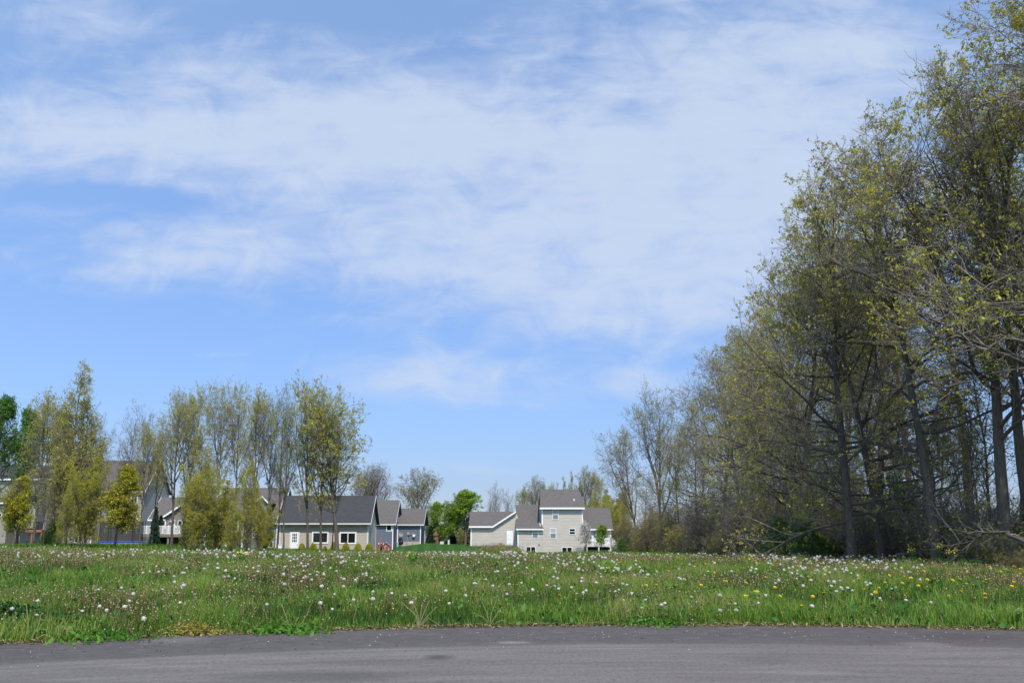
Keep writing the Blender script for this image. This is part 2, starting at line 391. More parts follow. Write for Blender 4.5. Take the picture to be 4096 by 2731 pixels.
lawn = t.mix(t.m('GREATER_THAN', stripe, .5), (.026, .082, .012), (.042, .110, .016))
lawn = t.mix(t.m('MULTIPLY', nf, .6), lawn, (.05, .085, .018)); lawn = t.mix(t.ramp(n, [(.4, (0, 0, 0)), (.7, (.6, .6, .6))]), lawn, (.022, .07, .012))
leafl = t.ramp(t.noise(c.outputs['Object'], 5, 6, .8), [(.3, (.025, .02, .012)), (.5, (.07, .05, .033)), (.7, (.14, .10, .07))])
colr = t.mix(t.m('MULTIPLY_ADD', s.outputs[1], .1, -4.8, clamp=True), field, lawn)
wx = t.m('ADD', s.outputs[0], t.m('MULTIPLY_ADD', n, 3, -1.5))
wood = t.m('MULTIPLY', t.m('MULTIPLY_ADD', wx, .6, -8.6, clamp=True), t.m('MULTIPLY_ADD', s.outputs[1], .3, -6.5, clamp=True))
colr = t.mix(wood, colr, leafl)
t.l.new(colr, b.inputs['Base Color']); b.inputs['Roughness'].default_value = .95; b.inputs['Specular IOR Level'].default_value = .1
bm_ = t.node('ShaderNodeBump', i_Strength=.7, i_Distance=.06, i_Height=nf); t.l.new(bm_.outputs[0], b.inputs['Normal'])
g = link('ground', np_mesh('ground', np.stack([gx, gy, gz], -1).reshape(-1, 3), quads, mats=[m], smooth_=True)); tag(g, kind='structure')

# road: strip following the border, s = distance from the border
m, t, b = new_mat('asphalt')
c = t.node('ShaderNodeTexCoord'); at = t.node('ShaderNodeAttribute', attribute_name='from_edge'); sdist = at.outputs['Fac']
O = c.outputs['Object']
sp = t.noise(O, 34, 5, .85); md = t.noise(O, 5, 7, .75); lg = t.noise(t.mapping(O, (.35, 1.4, 1)), 1.1, 5, .65, .4)
cmb = t.node('ShaderNodeCombineXYZ', i_0=t.m('MULTIPLY', t.node('ShaderNodeSeparateXYZ', i_0=O).outputs[0], .05), i_1=t.m('MULTIPLY', sdist, 1.6))
trk = t.noise(cmb.outputs[0], 3.2, 5, .65)
col = t.ramp(lg, [(.3, (.150, .135, .127)), (.7, (.232, .212, .200))])
col = t.mix(t.ramp(trk, [(.4, (0, 0, 0)), (.75, (.55, .55, .55))]), col, (.095, .088, .086))
gr = t.noise(t.mapping(O, (1, .38, 1)), 20, 4, .8); col = t.mix(1.0, col, t.ramp(gr, [(.3, (.55, .54, .53)), (.5, (1, 1, 1)), (.72, (1, 1, 1))]), 'MULTIPLY'); col = t.mix(t.ramp(gr, [(.58, (0, 0, 0)), (.76, (.45, .45, .45))]), col, (.33, .31, .29))
wob = t.m('ADD', sdist, t.m('MULTIPLY_ADD', md, .5, -.25))
band = t.m('SUBTRACT', 1, t.m('MULTIPLY_ADD', wob, 1.6, -1.6 * 2.2, clamp=True))
bandn = t.ramp(t.noise(t.mapping(O, (1, 2.5, 1)), 3.5, 6, .75), [(.3, (.045, .041, .042)), (.52, (.085, .076, .074)), (.72, (.17, .155, .15))])
col = t.mix(t.m('MULTIPLY', band, .80), col, bandn)
rim = t.m('SUBTRACT', 1, t.m('MULTIPLY', t.m('ABSOLUTE', t.m('SUBTRACT', wob, 2.5)), 4), clamp=True)
col = t.mix(t.m('MULTIPLY', rim, .4), col, (.07, .062, .06))
fade = t.noise(t.mapping(O, (.8, 3.2, 1), rot=(0, 0, R(8))), 1.0, 4, .6, .8)
col = t.mix(t.ramp(fade, [(.62, (0, 0, 0)), (.76, (.35, .35, .35))]), col, (.30, .28, .27))
for _cx, _cy, _rx, _ry, _a, _c in [
    (-0.929, 13.161, 0.174, 0.273, 0.75, (0.05, 0.045, 0.042)),
    (-2.198, 11.468, 0.909, 0.461, 0.50, (0.075, 0.07, 0.07)),
    (3.094, 12.823, 0.371, 0.419, 0.35, (0.09, 0.085, 0.085)),
    (0.007, 14.955, 0.253, 0.175, 0.60, (0.3, 0.28, 0.27)),
    (3.371, 11.673, 0.449, 0.170, 0.35, (0.28, 0.27, 0.26)),
    (5.872, 14.717, 0.320, 0.343, 0.40, (0.28, 0.26, 0.25)),
    (6.886, 15.798, 0.764, 0.562, 0.50, (0.06, 0.055, 0.055)),
    (-4.965, 15.238, 0.442, 0.522, 0.35, (0.24, 0.22, 0.21)),
    ]:
    _v = t.node('ShaderNodeVectorMath', operation='SUBTRACT'); t.l.new(O, _v.inputs[0]); _v.inputs[1].default_value = (_cx, _cy, 0)
    _w = t.node('ShaderNodeVectorMath', operation='MULTIPLY'); t.l.new(_v.outputs[0], _w.inputs[0]); _w.inputs[1].default_value = (1 / _rx, 1 / _ry, 0)
    _l = t.node('ShaderNodeVectorMath', operation='LENGTH'); t.l.new(_w.outputs[0], _l.inputs[0])
    _f = t.m('SUBTRACT', t.m('MULTIPLY_ADD', md, 1.6, .6), _l.outputs['Value'], clamp=True)
    col = t.mix(t.m('MULTIPLY', _f, _a), col, _c)
col = t.mix(t.ramp(sp, [(.30, (.75, .75, .75)), (.52, (0, 0, 0))]), col, (.05, .045, .043))
col = t.mix(t.ramp(t.noise(O, 38, 3, .6), [(.70, (0, 0, 0)), (.76, (.8, .8, .8))]), col, (.34, .32, .31))
t.l.new(col, b.inputs['Base Color']); b.inputs['Roughness'].default_value = .86; b.inputs['Specular IOR Level'].default_value = .25
hh = t.m('ADD', t.m('MULTIPLY', sp, .6), md)
bm_ = t.node('ShaderNodeBump', i_Strength=.8, i_Distance=.02, i_Height=hh); t.l.new(bm_.outputs[0], b.inputs['Normal'])
rx = np.linspace(-60, 60, 481); rs = np.concatenate([np.linspace(0, 2, 17), np.linspace(2.2, 22, 30), np.linspace(24, 60, 6)])
RX, RS = np.meshgrid(rx, rs)
jit = .05 * np.sin(RX * 3.1) + .04 * np.sin(RX * 7.7 + 1) + .03 * np.sin(RX * 17 + 2)
RY = edge_y(RX) - RS + jit * (RS < .01)
rdz = np.where(RS < 1.1, .03 * (1 - RS / 1.1) ** 2, 0) + 0.0
idx = np.arange(RX.size).reshape(RX.shape)
quads = np.stack([idx[1:, :-1], idx[1:, 1:], idx[:-1, 1:], idx[:-1, :-1]], -1).reshape(-1, 4)
rd = link('road', np_mesh('road', np.stack([RX, RY, rdz], -1).reshape(-1, 3), quads, mats=[m], smooth_=True, attrs={'from_edge': RS.ravel()})); tag(rd, kind='structure')
#PART2
# ------------------------------------------------------------------ houses
def window(parent, x0, x1, z0, z1, y, panes='v2', glass='glass', fw=.07, mat='white', lowglass=None, name='window', label=None):
    f = MB(); d = .05
    f.box(x0, x1, y - d, y + .02, z1 - fw, z1); f.box(x0, x1, y - d, y + .02, z0, z0 + fw)
    f.box(x0, x0 + fw, y - d, y + .02, z0 + fw, z1 - fw); f.box(x1 - fw, x1, y - d, y + .02, z0 + fw, z1 - fw)
    ix0, ix1, iz0, iz1 = x0 + fw, x1 - fw, z0 + fw, z1 - fw
    r = []
    if panes == 'v2': r = [(ix0, ix1, (iz0 + iz1) / 2, iz1, glass), (ix0, ix1, iz0, (iz0 + iz1) / 2, lowglass or glass)]; f.box(ix0, ix1, y - d + .01, y + .02, (iz0 + iz1) / 2 - .035, (iz0 + iz1) / 2 + .035)
    elif panes == 'h2': xm = (ix0 + ix1) / 2; r = [(ix0, xm, iz0, iz1, glass), (xm, ix1, iz0, iz1, glass)]; f.box(xm - .04, xm + .04, y - d + .01, y + .02, iz0, iz1)
    else: r = [(ix0, ix1, iz0, iz1, glass)]
    w_ = f.build(name, M[mat], parent)
    if label: w_['label'] = label
    for a, b_, c_, e, gm in r:
        MB().box(a + .002, b_ - .002, y - .012, y + .015, c_ + .002, e - .002).build('pane', M[gm], w_)
    return w_
def gable_x(wall, roof, trim, x0, x1, y0, dep, z0, ze, zr, ov=.35, side=.3, trimh=.17, rx0=None, rx1=None, end_trim=True):
    """block with its ridge along x"""
    ym = y0 + dep / 2; sl = (zr - ze) / (dep / 2)
    wall.prismx([(y0, z0), (y0 + dep, z0), (y0 + dep, ze), (ym, zr - .06), (y0, ze)], x0, x1)
    a0 = x0 - side if rx0 is None else rx0; a1 = x1 + side if rx1 is None else rx1
    zo = ze - sl * ov + .05; th = .12
    roof.slab([(a0, y0 - ov, zo), (a1, y0 - ov, zo), (a1, ym, zr + .05), (a0, ym, zr + .05)], th)
    roof.slab([(a0, y0 + dep + ov, zo), (a1, y0 + dep + ov, zo), (a1, ym + .002, zr + .052), (a0, ym + .002, zr + .052)], th)
    trim.box(a0, a1, y0 - ov - .06, y0 - ov - .003, zo - trimh, zo + .015)
    if end_trim:
        for xx, s_ in ((a0, -1), (a1, 1)):
            for ya, yb in ((y0 - ov, ym), (y0 + dep + ov, ym)):
                p = [(ya, zo - .16), (ya, zo + .02), (yb, zr + .07), (yb, zr - .11)]
                xa, xb = (xx - .04, xx - .003) if s_ < 0 else (xx + .003, xx + .04)
                trim.prismx(p, xa, xb)
def house(name, label, D, px):
    h = thing(name, label, 'house', (PX(px, D), D, 0)); return h
class HB:
    """collects the parts of one house in world coordinates, moved to the house's own origin when linked"""
    def __init__(s, name, label, D, px, kind='house', z=0):
        s.o = Vector((PX(px, D), D, z)); s.e = thing(name, label, kind, s.o)
        s.parts = {}
    def mb(s, nm): return s.parts.setdefault(nm, MB())
    def finish(s, mats):
        for nm, b_ in s.parts.items():
            b_.v = [tuple(Vector(q) - s.o) for q in b_.v]
            if nm in ('corner_board', 'foundation', 'rake_board') and not (nm == 'rake_board'):
                for m_ in b_.pieces(): m_.build(nm, mats[nm], s.e)
                continue
            b_.build(nm, mats[nm], s.e)
    def X(s, px, D): return PX(px, D) - s.o.x

def Z5(X_, Y_): return 1850 + X_ / 3.618, 1850 + Y_ / 3.618
# --- beige house right of centre
D0 = 140.0
h = HB('beige_house', 'beige sided house with brown roofs, tall middle block and white deck beside the wood', D0, Z5(1300, 0)[0])
def hx(X_, D=D0): return PX(Z5(X_, 0)[0], D)
def hz(Y_, D=D0): return PZ(Z5(0, Y_)[1], D)
wall, roof, trim, brd, fnd = h.mb('wall'), h.mb('roof'), h.mb('fascia'), h.mb('corner_board'), h.mb('foundation')
gb = hz(1190, D0 + 1.4) - .15; lowb = hz(1325) - .3
# garage, set back 1.4 m: wall with a raking top on its right
Dg = D0 + 1.4
gx0, gxk, gx1 = hx(118, Dg), hx(440, Dg), hx(800, Dg)
ze = hz(922, Dg); zr_ = hz(706, Dg + 3.2)
wall.prism([(gx0, gb), (gx1, gb), (gx1, hz(780, Dg)), (hx(768, Dg), hz(712, Dg)), (gxk, ze), (gx0, ze)], Dg, Dg + .2)
wall.prismx([(Dg + .2, gb), (Dg + 6.4, gb), (Dg + 6.4, ze), (Dg + 3.2, zr_ - .1), (Dg + .2, ze)], gx0, gx1)
ovx0 = hx(92, Dg)
roof.slab([(ovx0, Dg - .35, ze), (gxk + .02, Dg - .35, ze), (hx(760, Dg), Dg + 3.2, zr_), (ovx0, Dg + 3.2, zr_)], .12)
roof.slab([(ovx0, Dg + 6.75, ze), (gx1, Dg + 6.75, ze), (gx1, Dg + 3.202, zr_ + .002), (ovx0, Dg + 3.202, zr_ + .002)], .12)
# cross gable slope and its white rake
roof.slab([(gxk - .05, Dg - .36, ze + .03), (hx(775, Dg), Dg - .36, hz(700, Dg)), (hx(775, Dg), Dg + 3.0, hz(700, Dg)), (gxk - .05, Dg + 3.0, ze + .03)], .10)
trim.box(ovx0, gxk, Dg - .45, Dg - .37, ze - .17, ze + .06)
trim.prism([(gxk, ze - .17), (hx(775, Dg), hz(722, Dg)), (hx(775, Dg), hz(697, Dg)), (gxk, ze + .08)], Dg - .45, Dg - .37)
brd.box(gx0 - .02, gx0 + .14, Dg - .035, Dg + .1, gb, ze - .1)
brd.box(gx0 - .03, gx0 - .002, Dg + .11, Dg + .25, gb, ze - .1)
# middle wing
wx0, wx1 = hx(798), hx(1150)
ze2 = hz(928); zr2 = hz(612, D0 + 4)
gable_x(wall, roof, trim, wx0, wx1, D0, 8, lowb, ze2, zr2, ov=.4, rx0=hx(772), rx1=hx(1118), end_trim=False)
roof.slab([(hx(1118), D0 - .4, ze2 - .18), (hx(1178), D0 - .4, ze2 - .18), (hx(1150), D0 + .0, ze2 + .14), (hx(1118), D0 + .0, ze2 + .14)], .1)
trim.box(hx(1118) + .002, hx(1178), D0 - .46, D0 - .403, ze2 - .4 * (zr2 - ze2) / 4 + .05 - .17, ze2 - .4 * (zr2 - ze2) / 4 + .065)
brd.box(wx0 - .03, wx0 + .12, D0 - .035, D0 + .06, lowb + 1.0, ze2 - .15)
# tall block
tx0, tx1 = hx(1152), hx(1742)
ze3 = hz(664); zr3 = hz(386, D0 + 4.2)
wall.box(tx0 - .005, tx1, D0 - .003, D0 + 8.4, lowb, ze3); wall.prismx([(D0 + .3, ze3 - .01), (D0 + 8.1, ze3 - .01), (D0 + 4.2, zr3 - .3)], tx0 + .1, hx(1600))
rl, rr = hx(1118), hx(1772)
zo = hz(650)
roof.slab([(rl, D0 - .45, zo), (rr, D0 - .45, zo), (hx(1766, D0 + 2.4), D0 + 2.35, zo + (zr3 - zo) * .60), (hx(1716, D0 + 2.4), D0 + 2.35, zo + (zr3 - zo) * .60), (hx(1684, D0 + 4.2), D0 + 4.2, zr3), (hx(1130, D0 + 4.2), D0 + 4.2, zr3)], .14)
roof.slab([(rl, D0 + 8.85, zo), (rr, D0 + 8.85, zo), (hx(1684, D0 + 4.2), D0 + 4.202, zr3 + .002), (hx(1130, D0 + 4.2), D0 + 4.202, zr3 + .002)], .14)
trim.box(rl, rr, D0 - .52, D0 - .455, zo - .22, zo + .02)
brd.box(tx0 - .06, tx0 + .12, D0 - .04, D0 + .05, hz(895), ze3 - .1)
brd.box(tx1 - .12, tx1 + .03, D0 - .04, D0 + .05, hz(890), ze3 - .1)
# right wing with the deck
qx0, qx1 = hx(1742) + .003, hx(2165)
ze4 = hz(935, D0 + 1.5); zr4 = hz(657, D0 + 5.5)
gable_x(wall, roof, trim, qx0, qx1, D0 + 1.5, 8, lowb, ze4, zr4, ov=.4, rx0=hx(1775), rx1=hx(2194), end_trim=False)
brd.box(qx1 - .12, qx1 + .03, D0 + 1.46, D0 + 1.55, hz(1180), ze4 - .1)
fnd.box(hx(1692), hx(1757), D0 - .03, D0 - .006, lowb, hz(1203)); fnd.box(gx0 + .02, gx1 - 1, Dg - .03, Dg - .004, gb, gb + .22)
fnd.box(qx0 + .1, qx1 - .1, D0 + 1.47, D0 + 1.495, lowb, hz(1260))
E = h.e; o = h.o
def W(a, b_, c_, d_, D=D0, **k):
    return window(E, hx(a, D) - o.x, hx(b_, D) - o.x, hz(d_, D), hz(c_, D), D - o.y - .005, **k)
W(1303, 1392, 675, 824, glass='blind', lowglass='dimglass'); W(1008, 1098, 945, 1092, glass='blind', lowglass='dimglass')
W(1266, 1356, 945, 1094, glass='blind', lowglass='dimglass'); W(1545, 1635, 950, 1038, glass='glass')
W(918, 1058, 1210, 1312, panes='h2'); W(1435, 1585, 1218, 1322, panes='h2')
# patio door behind the deck
W(1855, 2010, 950, 1180, D=D0 + 1.5, panes='h2', glass='dimglass', name='patio_door')
W(1800, 2142, 1213, 1312, D=D0 + 1.5, panes='h2', name='under_deck_shade')  # dark framed glass, added to stand in for the shade below the deck
dr = MB().box(hx(640, Dg) - o.x, hx(730, Dg) - o.x, Dg - o.y - .06, Dg - o.y - .004, hz(1190, Dg), hz(985, Dg)).build('door_frame', M['white'], E)
dm = MB(); a0, a1 = hx(652, Dg) - o.x, hx(722, Dg) - o.x
dm.box(a0, a1, Dg - o.y - .075, Dg - o.y - .062, hz(1186, Dg), hz(995, Dg))
for zz in (1020, 1080, 1135): dm.box(a0 + .12, a1 - .12, Dg - o.y - .085, Dg - o.y - .076, hz(zz + 40, Dg), hz(zz, Dg))
dd = dm.build('door', M['white'], E); MB().ball((a0 + .1, Dg - o.y - .1, hz(1100, Dg)), .04).build('door_knob', M['grey_metal'], dd)
pv = h.mb('vent_pipe'); vy = D0 + 1.3; vz = PZ(Z5(0, 560)[1], vy)
pv.bar((hx(1620, vy), vy, vz - .3), (hx(1620, vy), vy, hz(520, vy)), .09)
lt = h.mb('wall_lamp'); lt.box(hx(402, Dg), hx(428, Dg), Dg - .28, Dg - .005, hz(948, Dg), hz(934, Dg))
ac = h.mb('meter_box'); ac.box(hx(1100), hx(1116), D0 - .12, D0 - .01, hz(1190), hz(1175))
# deck
dk = MB(); dy0, dy1 = D0 - 1.6, D0 + 1.46
dxa, dxb = hx(1790, dy0), hx(2148, dy0); fz = hz(1185, dy0)
dk.box(dxa, dxb, dy0, dy1, fz - .25, fz); 
for X_ in (1797, 1970, 2140): dk.box(hx(X_, dy0) - .08, hx(X_, dy0) + .08, dy0 + .02, dy0 + .18, lowb, fz - .252)
dk.v = [tuple(Vector(q) - o) for q in dk.v]; deck = dk.build('deck', M['offwhite'], E)
rl_ = MB(); rz = hz(1088, dy0)
def rail(mb, p, q, z_a, z_b, ht, n, y_step=None):
    p = Vector(p); q = Vector(q)
    for k in range(n + 1):
        f_ = k / n; c_ = p.lerp(q, f_); zb = z_a + (z_b - z_a) * f_
        w_ = .055 if k % 6 == 0 else .022
        mb.box(c_.x - w_, c_.x + w_, c_.y - w_, c_.y + w_, zb + .05, zb + ht + (.08 if w_ > .05 else 0))
    for zz in (.08, ht):
        a_ = Vector((p.x, p.y, z_a + zz)); b2 = Vector((q.x, q.y, z_b + zz)); mb.bar(a_, b2, .045, 4)
rail(rl_, (dxa, dy0 + .05, 0), (dxb, dy0 + .05, 0), fz, fz, rz - fz, 48)
rail(rl_, (dxa, dy0 + .1, 0), (dxa, D0 - .1, 0), fz, fz, rz - fz, 8)
sx = hx(2262, dy0)
rail(rl_, (dxb, dy0 + .05, 0), (sx, dy0 + .05, 0), fz, hz(1262, dy0), rz - fz, 14)
rl_.v = [tuple(Vector(q) - o) for q in rl_.v]; rl_.build('railing', M['white'], deck)
stp = MB()
for k in range(8):
    f_ = k / 8; xa = dxb + (sx - dxb) * f_; stp.box(xa, xa + .34, dy0 + .1, dy0 + 1.1, fz + (hz(1262, dy0) - fz) * f_ - .22, fz + (hz(1262, dy0) - fz) * f_ - .16)
stp.v = [tuple(Vector(q) - o) for q in stp.v]; stp.build('stairs', M['offwhite'], deck)
h.finish({'wall': M['side_beige'], 'roof': M['roof_brown'], 'fascia': M['white'], 'corner_board': M['white'], 'foundation': M['concrete'], 'vent_pipe': M['white'], 'wall_lamp': M['white'], 'meter_box': M['black']})
# deck furniture: white chair seen above the railing; air conditioner on the ground
cx = hx(1868, dy0 + .7); ch = thing('patio_chair', 'white patio chair on the white deck of the beige house', 'chair', (cx, dy0 + .7, fz))
MB().box(-.28, .28, -.25, .25, .38, .43).build('seat', M['white'], ch)
MB().slab([(-.28, .25, .42), (.28, .25, .42), (.28, .42, 1.22), (-.28, .42, 1.22)], .04).build('backrest', M['white'], ch)
for sx_ in (-.25, .25):
    for sy_ in (-.22, .22): MB().box(sx_ - .025, sx_ + .025, sy_ - .025, sy_ + .025, 0, .379).build('leg', M['white'], ch)
ax = hx(1680); az = tz(ax, D0 - 1.2); a_ = thing('air_conditioner', 'grey outdoor air conditioner at the foot of the beige house wall', 'air conditioner', (ax, D0 - 1.2, az))
q = MB().box(-.48, .48, -.4, .4, 0, .9)
for k in range(9): q.box(-.44, .44, -.425, -.402, .08 + k * .09, .12 + k * .09)
q.build('casing', M['grey_metal'], a_); MB().bar((0, 0, .9), (0, 0, .96), .36, 16).build('fan_grille', M['black'], a_)

# --- blue house, centre left
def bx(X_, D): return PX(1400 + X_ / 3.485, D)
def bz_(Y_, D): return PZ(1800 + Y_ / 3.485, D)
Da, Db = 145.4, 150.0
h = HB('blue_house', 'blue grey house with brown shingle roofs stepping down beside the mown bank', Db, 1400 + 700 / 3.485)
wall, roof, trim, brd, fnd = h.mb('wall'), h.mb('roof'), h.mb('gutter'), h.mb('corner_board'), h.mb('foundation')
lb = bz_(1400, Da) - .5; ub = bz_(1305, Db) - .3
gable_x(wall, roof, trim, bx(40, Da), bx(603, Da), Da, 9.0, lb, bz_(1008, Da), bz_(700, Da + 4.5), ov=.35, rx1=bx(636, Da - .3) )
gable_x(wall, roof, trim, bx(603, Da) + .003, bx(985, Db), Db, 8.4, ub, bz_(1020, Db), bz_(815, Db + 4.2), ov=.35, rx0=bx(603, Da) + .05, rx1=bx(1027, Db - .3))
for X_, D, zt in ((598, Da, 1010), (985, Db, 1022)): brd.box(bx(X_, D) - .1, bx(X_, D) + .035, D - .035, D + .03, (lb if D == Da else ub) + .35, bz_(zt, D) - .05)
brd.box(bx(655, Db), bx(655, Db) + .15, Db - .035, Db - .003, ub + .5, bz_(1040, Db)); brd.box(bx(985, Db) + .003, bx(985, Db) + .035, Db + 6.6, Db + 6.8, ub, bz_(1040, Db)); brd.box(bx(985, Db) + .003, bx(985, Db) + .035, Db + 7.6, Db + 7.8, ub, bz_(1040, Db))
fnd.box(bx(603, Da) + .02, bx(985, Db) - .02, Db - .03, Db - .004, ub, bz_(1272, Db))
E, o = h.e, h.o
window(E, bx(502, Da) - o.x, bx(582, Da) - o.x, bz_(1128, Da), bz_(1028, Da), Da - o.y - .005, panes='one', fw=.11)
window(E, bx(400, Da) - o.x, bx(470, Da) - o.x, bz_(1345, Da), bz_(1290, Da), Da - o.y - .005, panes='one', fw=.1)
mt = h.mb('meter_box'); mt.box(bx(792, Db), bx(830, Db), Db - .2, Db - .01, bz_(1180, Db), bz_(1142, Db)); mt.box(bx(868, Db), bx(886, Db), Db - .2, Db - .01, bz_(1178, Db), bz_(1155, Db)); mt.box(bx(900, Db), bx(918, Db), Db - .2, Db - .01, bz_(1188, Db), bz_(1165, Db))
mt.bar((bx(797, Db), Db - .1, bz_(1180, Db)), (bx(797, Db), Db - .1, ub + .3), .05); mt.bar((bx(878, Db), Db - .1, bz_(1180, Db)), (bx(878, Db), Db - .1, ub + .3), .03)
mt.box(bx(830, Db), bx(868, Db), Db - .09, Db - .02, bz_(1174, Db), bz_(1168, Db))
mg = h.mb('gas_meter'); mg.ball((bx(890, Db), Db - .25, bz_(1195, Db)), .22, 10, 8, 1, .7, 1)
ds = h.mb('satellite_dish'); dc = (bx(716, Db), Db - .5, bz_(1168, Db))
for k in range(12):
    a = 2 * math.pi * k / 12; a2 = 2 * math.pi * (k + 1) / 12
    ds.add([dc, (dc[0] + .36 * math.cos(a), dc[1] - .12, dc[2] + .36 * math.sin(a)), (dc[0] + .36 * math.cos(a2), dc[1] - .12, dc[2] + .36 * math.sin(a2)), (dc[0], dc[1] + .03, dc[2])], [(0, 1, 2), (3, 2, 1)])
ds.bar((dc[0], dc[1] + .03, dc[2]), (dc[0], Db, dc[2] - .7), .03); ds.bar(dc, (dc[0], dc[1] - .35, dc[2] - .1), .015)
h.finish({'wall': M['side_blue'], 'roof': M['roof_brown'], 'gutter': M['offwhite'], 'corner_board': M['white'], 'foundation': M['concrete'], 'meter_box': M['grey_metal'], 'gas_meter': M['white'], 'satellite_dish': M['grey_metal']})
def small(name, label, cat, px, D, z=None, group=None):
    x = PX(px, D); return thing(name, label, cat, (x, D, tz(x, D) if z is None else z), group)
hr = small('hose_reel', 'green garden hose reel against the blue house wall', 'hose reel', 1400 + 678 / 3.485, Db - 1)
MB().bar((-.12, 0, .45), (.12, 0, .45), .38, 14).build('hose_coil', M['green_pl'], hr); q = MB()
for s_ in (-.2, .2): q.box(s_ - .03, s_ + .03, -.3, .3, 0, .06); q.box(s_ - .03, s_ + .03, -.03, .03, .06, .85)
q.build('stand', M['white'], hr)
gr = small('kettle_grill', 'black round kettle grill by the blue house', 'grill', 1400 + 712 / 3.485, Db - 1.3)
MB().ball((0, 0, .82), .36, 12, 8).build('bowl', M['black'], gr)
for a in range(3): MB().bar((.05 * math.cos(a * 2.1), .05 * math.sin(a * 2.1), .6), (.34 * math.cos(a * 2.1), .34 * math.sin(a * 2.1), 0), .02).build('leg', M['black'], gr)
ph = small('playhouse', 'tan toy playhouse with pitched roof and red arched door', 'playhouse', 1400 + 505 / 3.485, 134)
k_ = 134 / 4056 / 3.485; hw = 50 * k_; 
q = MB(); q.prism([(-hw, 0), (hw, 0), (hw, 80 * k_), (0, 120 * k_), (-hw, 80 * k_)], 0, 1.2); q.build('wall', M['tanplastic'], ph)
q = MB()
q.slab([(-hw - .14, -.15, 74 * k_), (0, -.15, 126 * k_), (0, 1.35, 126 * k_), (-hw - .14, 1.35, 74 * k_)], .06); q.slab([(hw + .14, -.15, 74 * k_), (0, -.15, 126 * k_ + .002), (0, 1.35, 126 * k_ + .002), (hw + .14, 1.35, 74 * k_)], .06)
rf = q.build('roof', M['redwood'], ph); MB().box(-.14, .14, .5, .8, 122 * k_, 136 * k_).build('chimney', M['tanplastic'], rf)
q = MB(); q.prism([(-.05, .02), (.30, .02), (.30, .55), (.24, .68), (.125, .73), (.01, .68), (-.05, .55)], -.04, -.004); q.build('door', M['red'], ph)
window(ph, -.42, -.16, .35, .66, -.004, panes='one', mat='tanplastic', fw=.04)
sl = small('wooden_slide', 'reddish wooden climbing ramp leaning beside the grey garage wall', 'play ramp', 1400 + 400 / 3.485, 133)
q = MB()
x0, x1 = -1.0 * 35 * k_, 35 * k_
q.slab([(x0, 0, .1), (x0 + .5, 1.6, .1), (x1, 1.6, 1.45), (x1 - .45, 0, 1.2)], .08); q.slab([(x1 - .45, 0, .0), (x1 - .2, 0, .0), (x1 + .05, .2, 2.1), (x1 - .15, .2, 2.1)], .08)
q.build('ramp', M['redwood'], sl); q = MB(); q.box(x0, x0 + .1, -.05, .05, 0, 1.0); q.box(x1 - .5, x1 - .4, -.05, .05, 0, 1.15); q.build('post', M['redwood'], sl)

# --- tan garage, left of centre
def cx_(X_, D): return PX(1050 + X_ / 1.96, D)
def cz(Y_, D): return PZ(1450 + Y_ / 1.96, D)
Dc = 101.0
h = HB('tan_garage', 'tan sided outbuilding with slate roof, white door and two windows behind tree trunks', Dc, 1300, 'garage')
wall, roof, trim, brd = h.mb('wall'), h.mb('roof'), h.mb('gutter'), h.mb('corner_board')
zb = cz(1490, Dc) - .4; dep = 5.6
gable_x(wall, roof, trim, cx_(133, Dc), cx_(829, Dc), Dc, dep, zb, cz(1228, Dc), cz(1045, Dc + dep / 2), ov=.5, rx0=cx_(112, Dc), rx1=cx_(848, Dc - .4), trimh=.13)
brd.box(cx_(829, Dc) - .13, cx_(829, Dc) + .025, Dc - .035, Dc + .03, zb, cz(1235, Dc)); brd.box(cx_(133, Dc) - .02, cx_(133, Dc) + .12, Dc - .035, Dc + .03, zb, cz(1235, Dc))
brd.box(cx_(829, Dc) + .003, cx_(829, Dc) + .03, Dc + dep - .15, Dc + dep - .01, zb, cz(1235, Dc))
E, o = h.e, h.o
window(E, cx_(388, Dc) - o.x, cx_(518, Dc) - o.x, cz(1417, Dc), cz(1323, Dc), -.005, panes='h2', fw=.13, label='window half hidden by a trunk')
window(E, cx_(604, Dc) - o.x, cx_(736, Dc) - o.x, cz(1421, Dc), cz(1326, Dc), -.005, panes='h2', fw=.13)
q = MB(); q.box(cx_(213, Dc) - o.x, cx_(292, Dc) - o.x, -.045, -.004, cz(1487, Dc), cz(1324, Dc)); q.build('door_frame', M['offwhite'], E)
q = MB(); a0, a1 = cx_(222, Dc) - o.x, cx_(284, Dc) - o.x
q.box(a0, a1, -.07, -.047, cz(1483, Dc), cz(1330, Dc)); dd = q.build('door', M['white'], E)
q = MB(); gx_, gz_ = (cx_(234, Dc) - o.x, cx_(272, Dc) - o.x), (cz(1407, Dc), cz(1337, Dc))
for i in range(3):
    for j in range(3):
        w_ = (gx_[1] - gx_[0]) / 3; v_ = (gz_[1] - gz_[0]) / 3
        q.box(gx_[0] + i * w_ + .025, gx_[0] + (i + 1) * w_ - .025, -.078, -.0715, gz_[0] + j * v_ + .025, gz_[0] + (j + 1) * v_ - .025)
q.build('door_window', M['glass'], dd); MB().ball((a1 - .08, -.1, cz(1425, Dc)), .035).build('door_knob', M['black'], dd)
lt = h.mb('wall_lamp'); lt.ball((cx_(845, Dc), Dc + .4, cz(1238, Dc)), .09); lt.bar((cx_(845, Dc), Dc + .4, cz(1238, Dc)), (cx_(829, Dc), Dc + .4, cz(1238, Dc)), .03)
rv = h.mb('roof_vent'); rv.box(cx_(855, Dc + 2), cx_(862, Dc + 2), Dc + 1.8, Dc + 2, cz(1110, Dc + 2) - .2, cz(1104, Dc + 2))
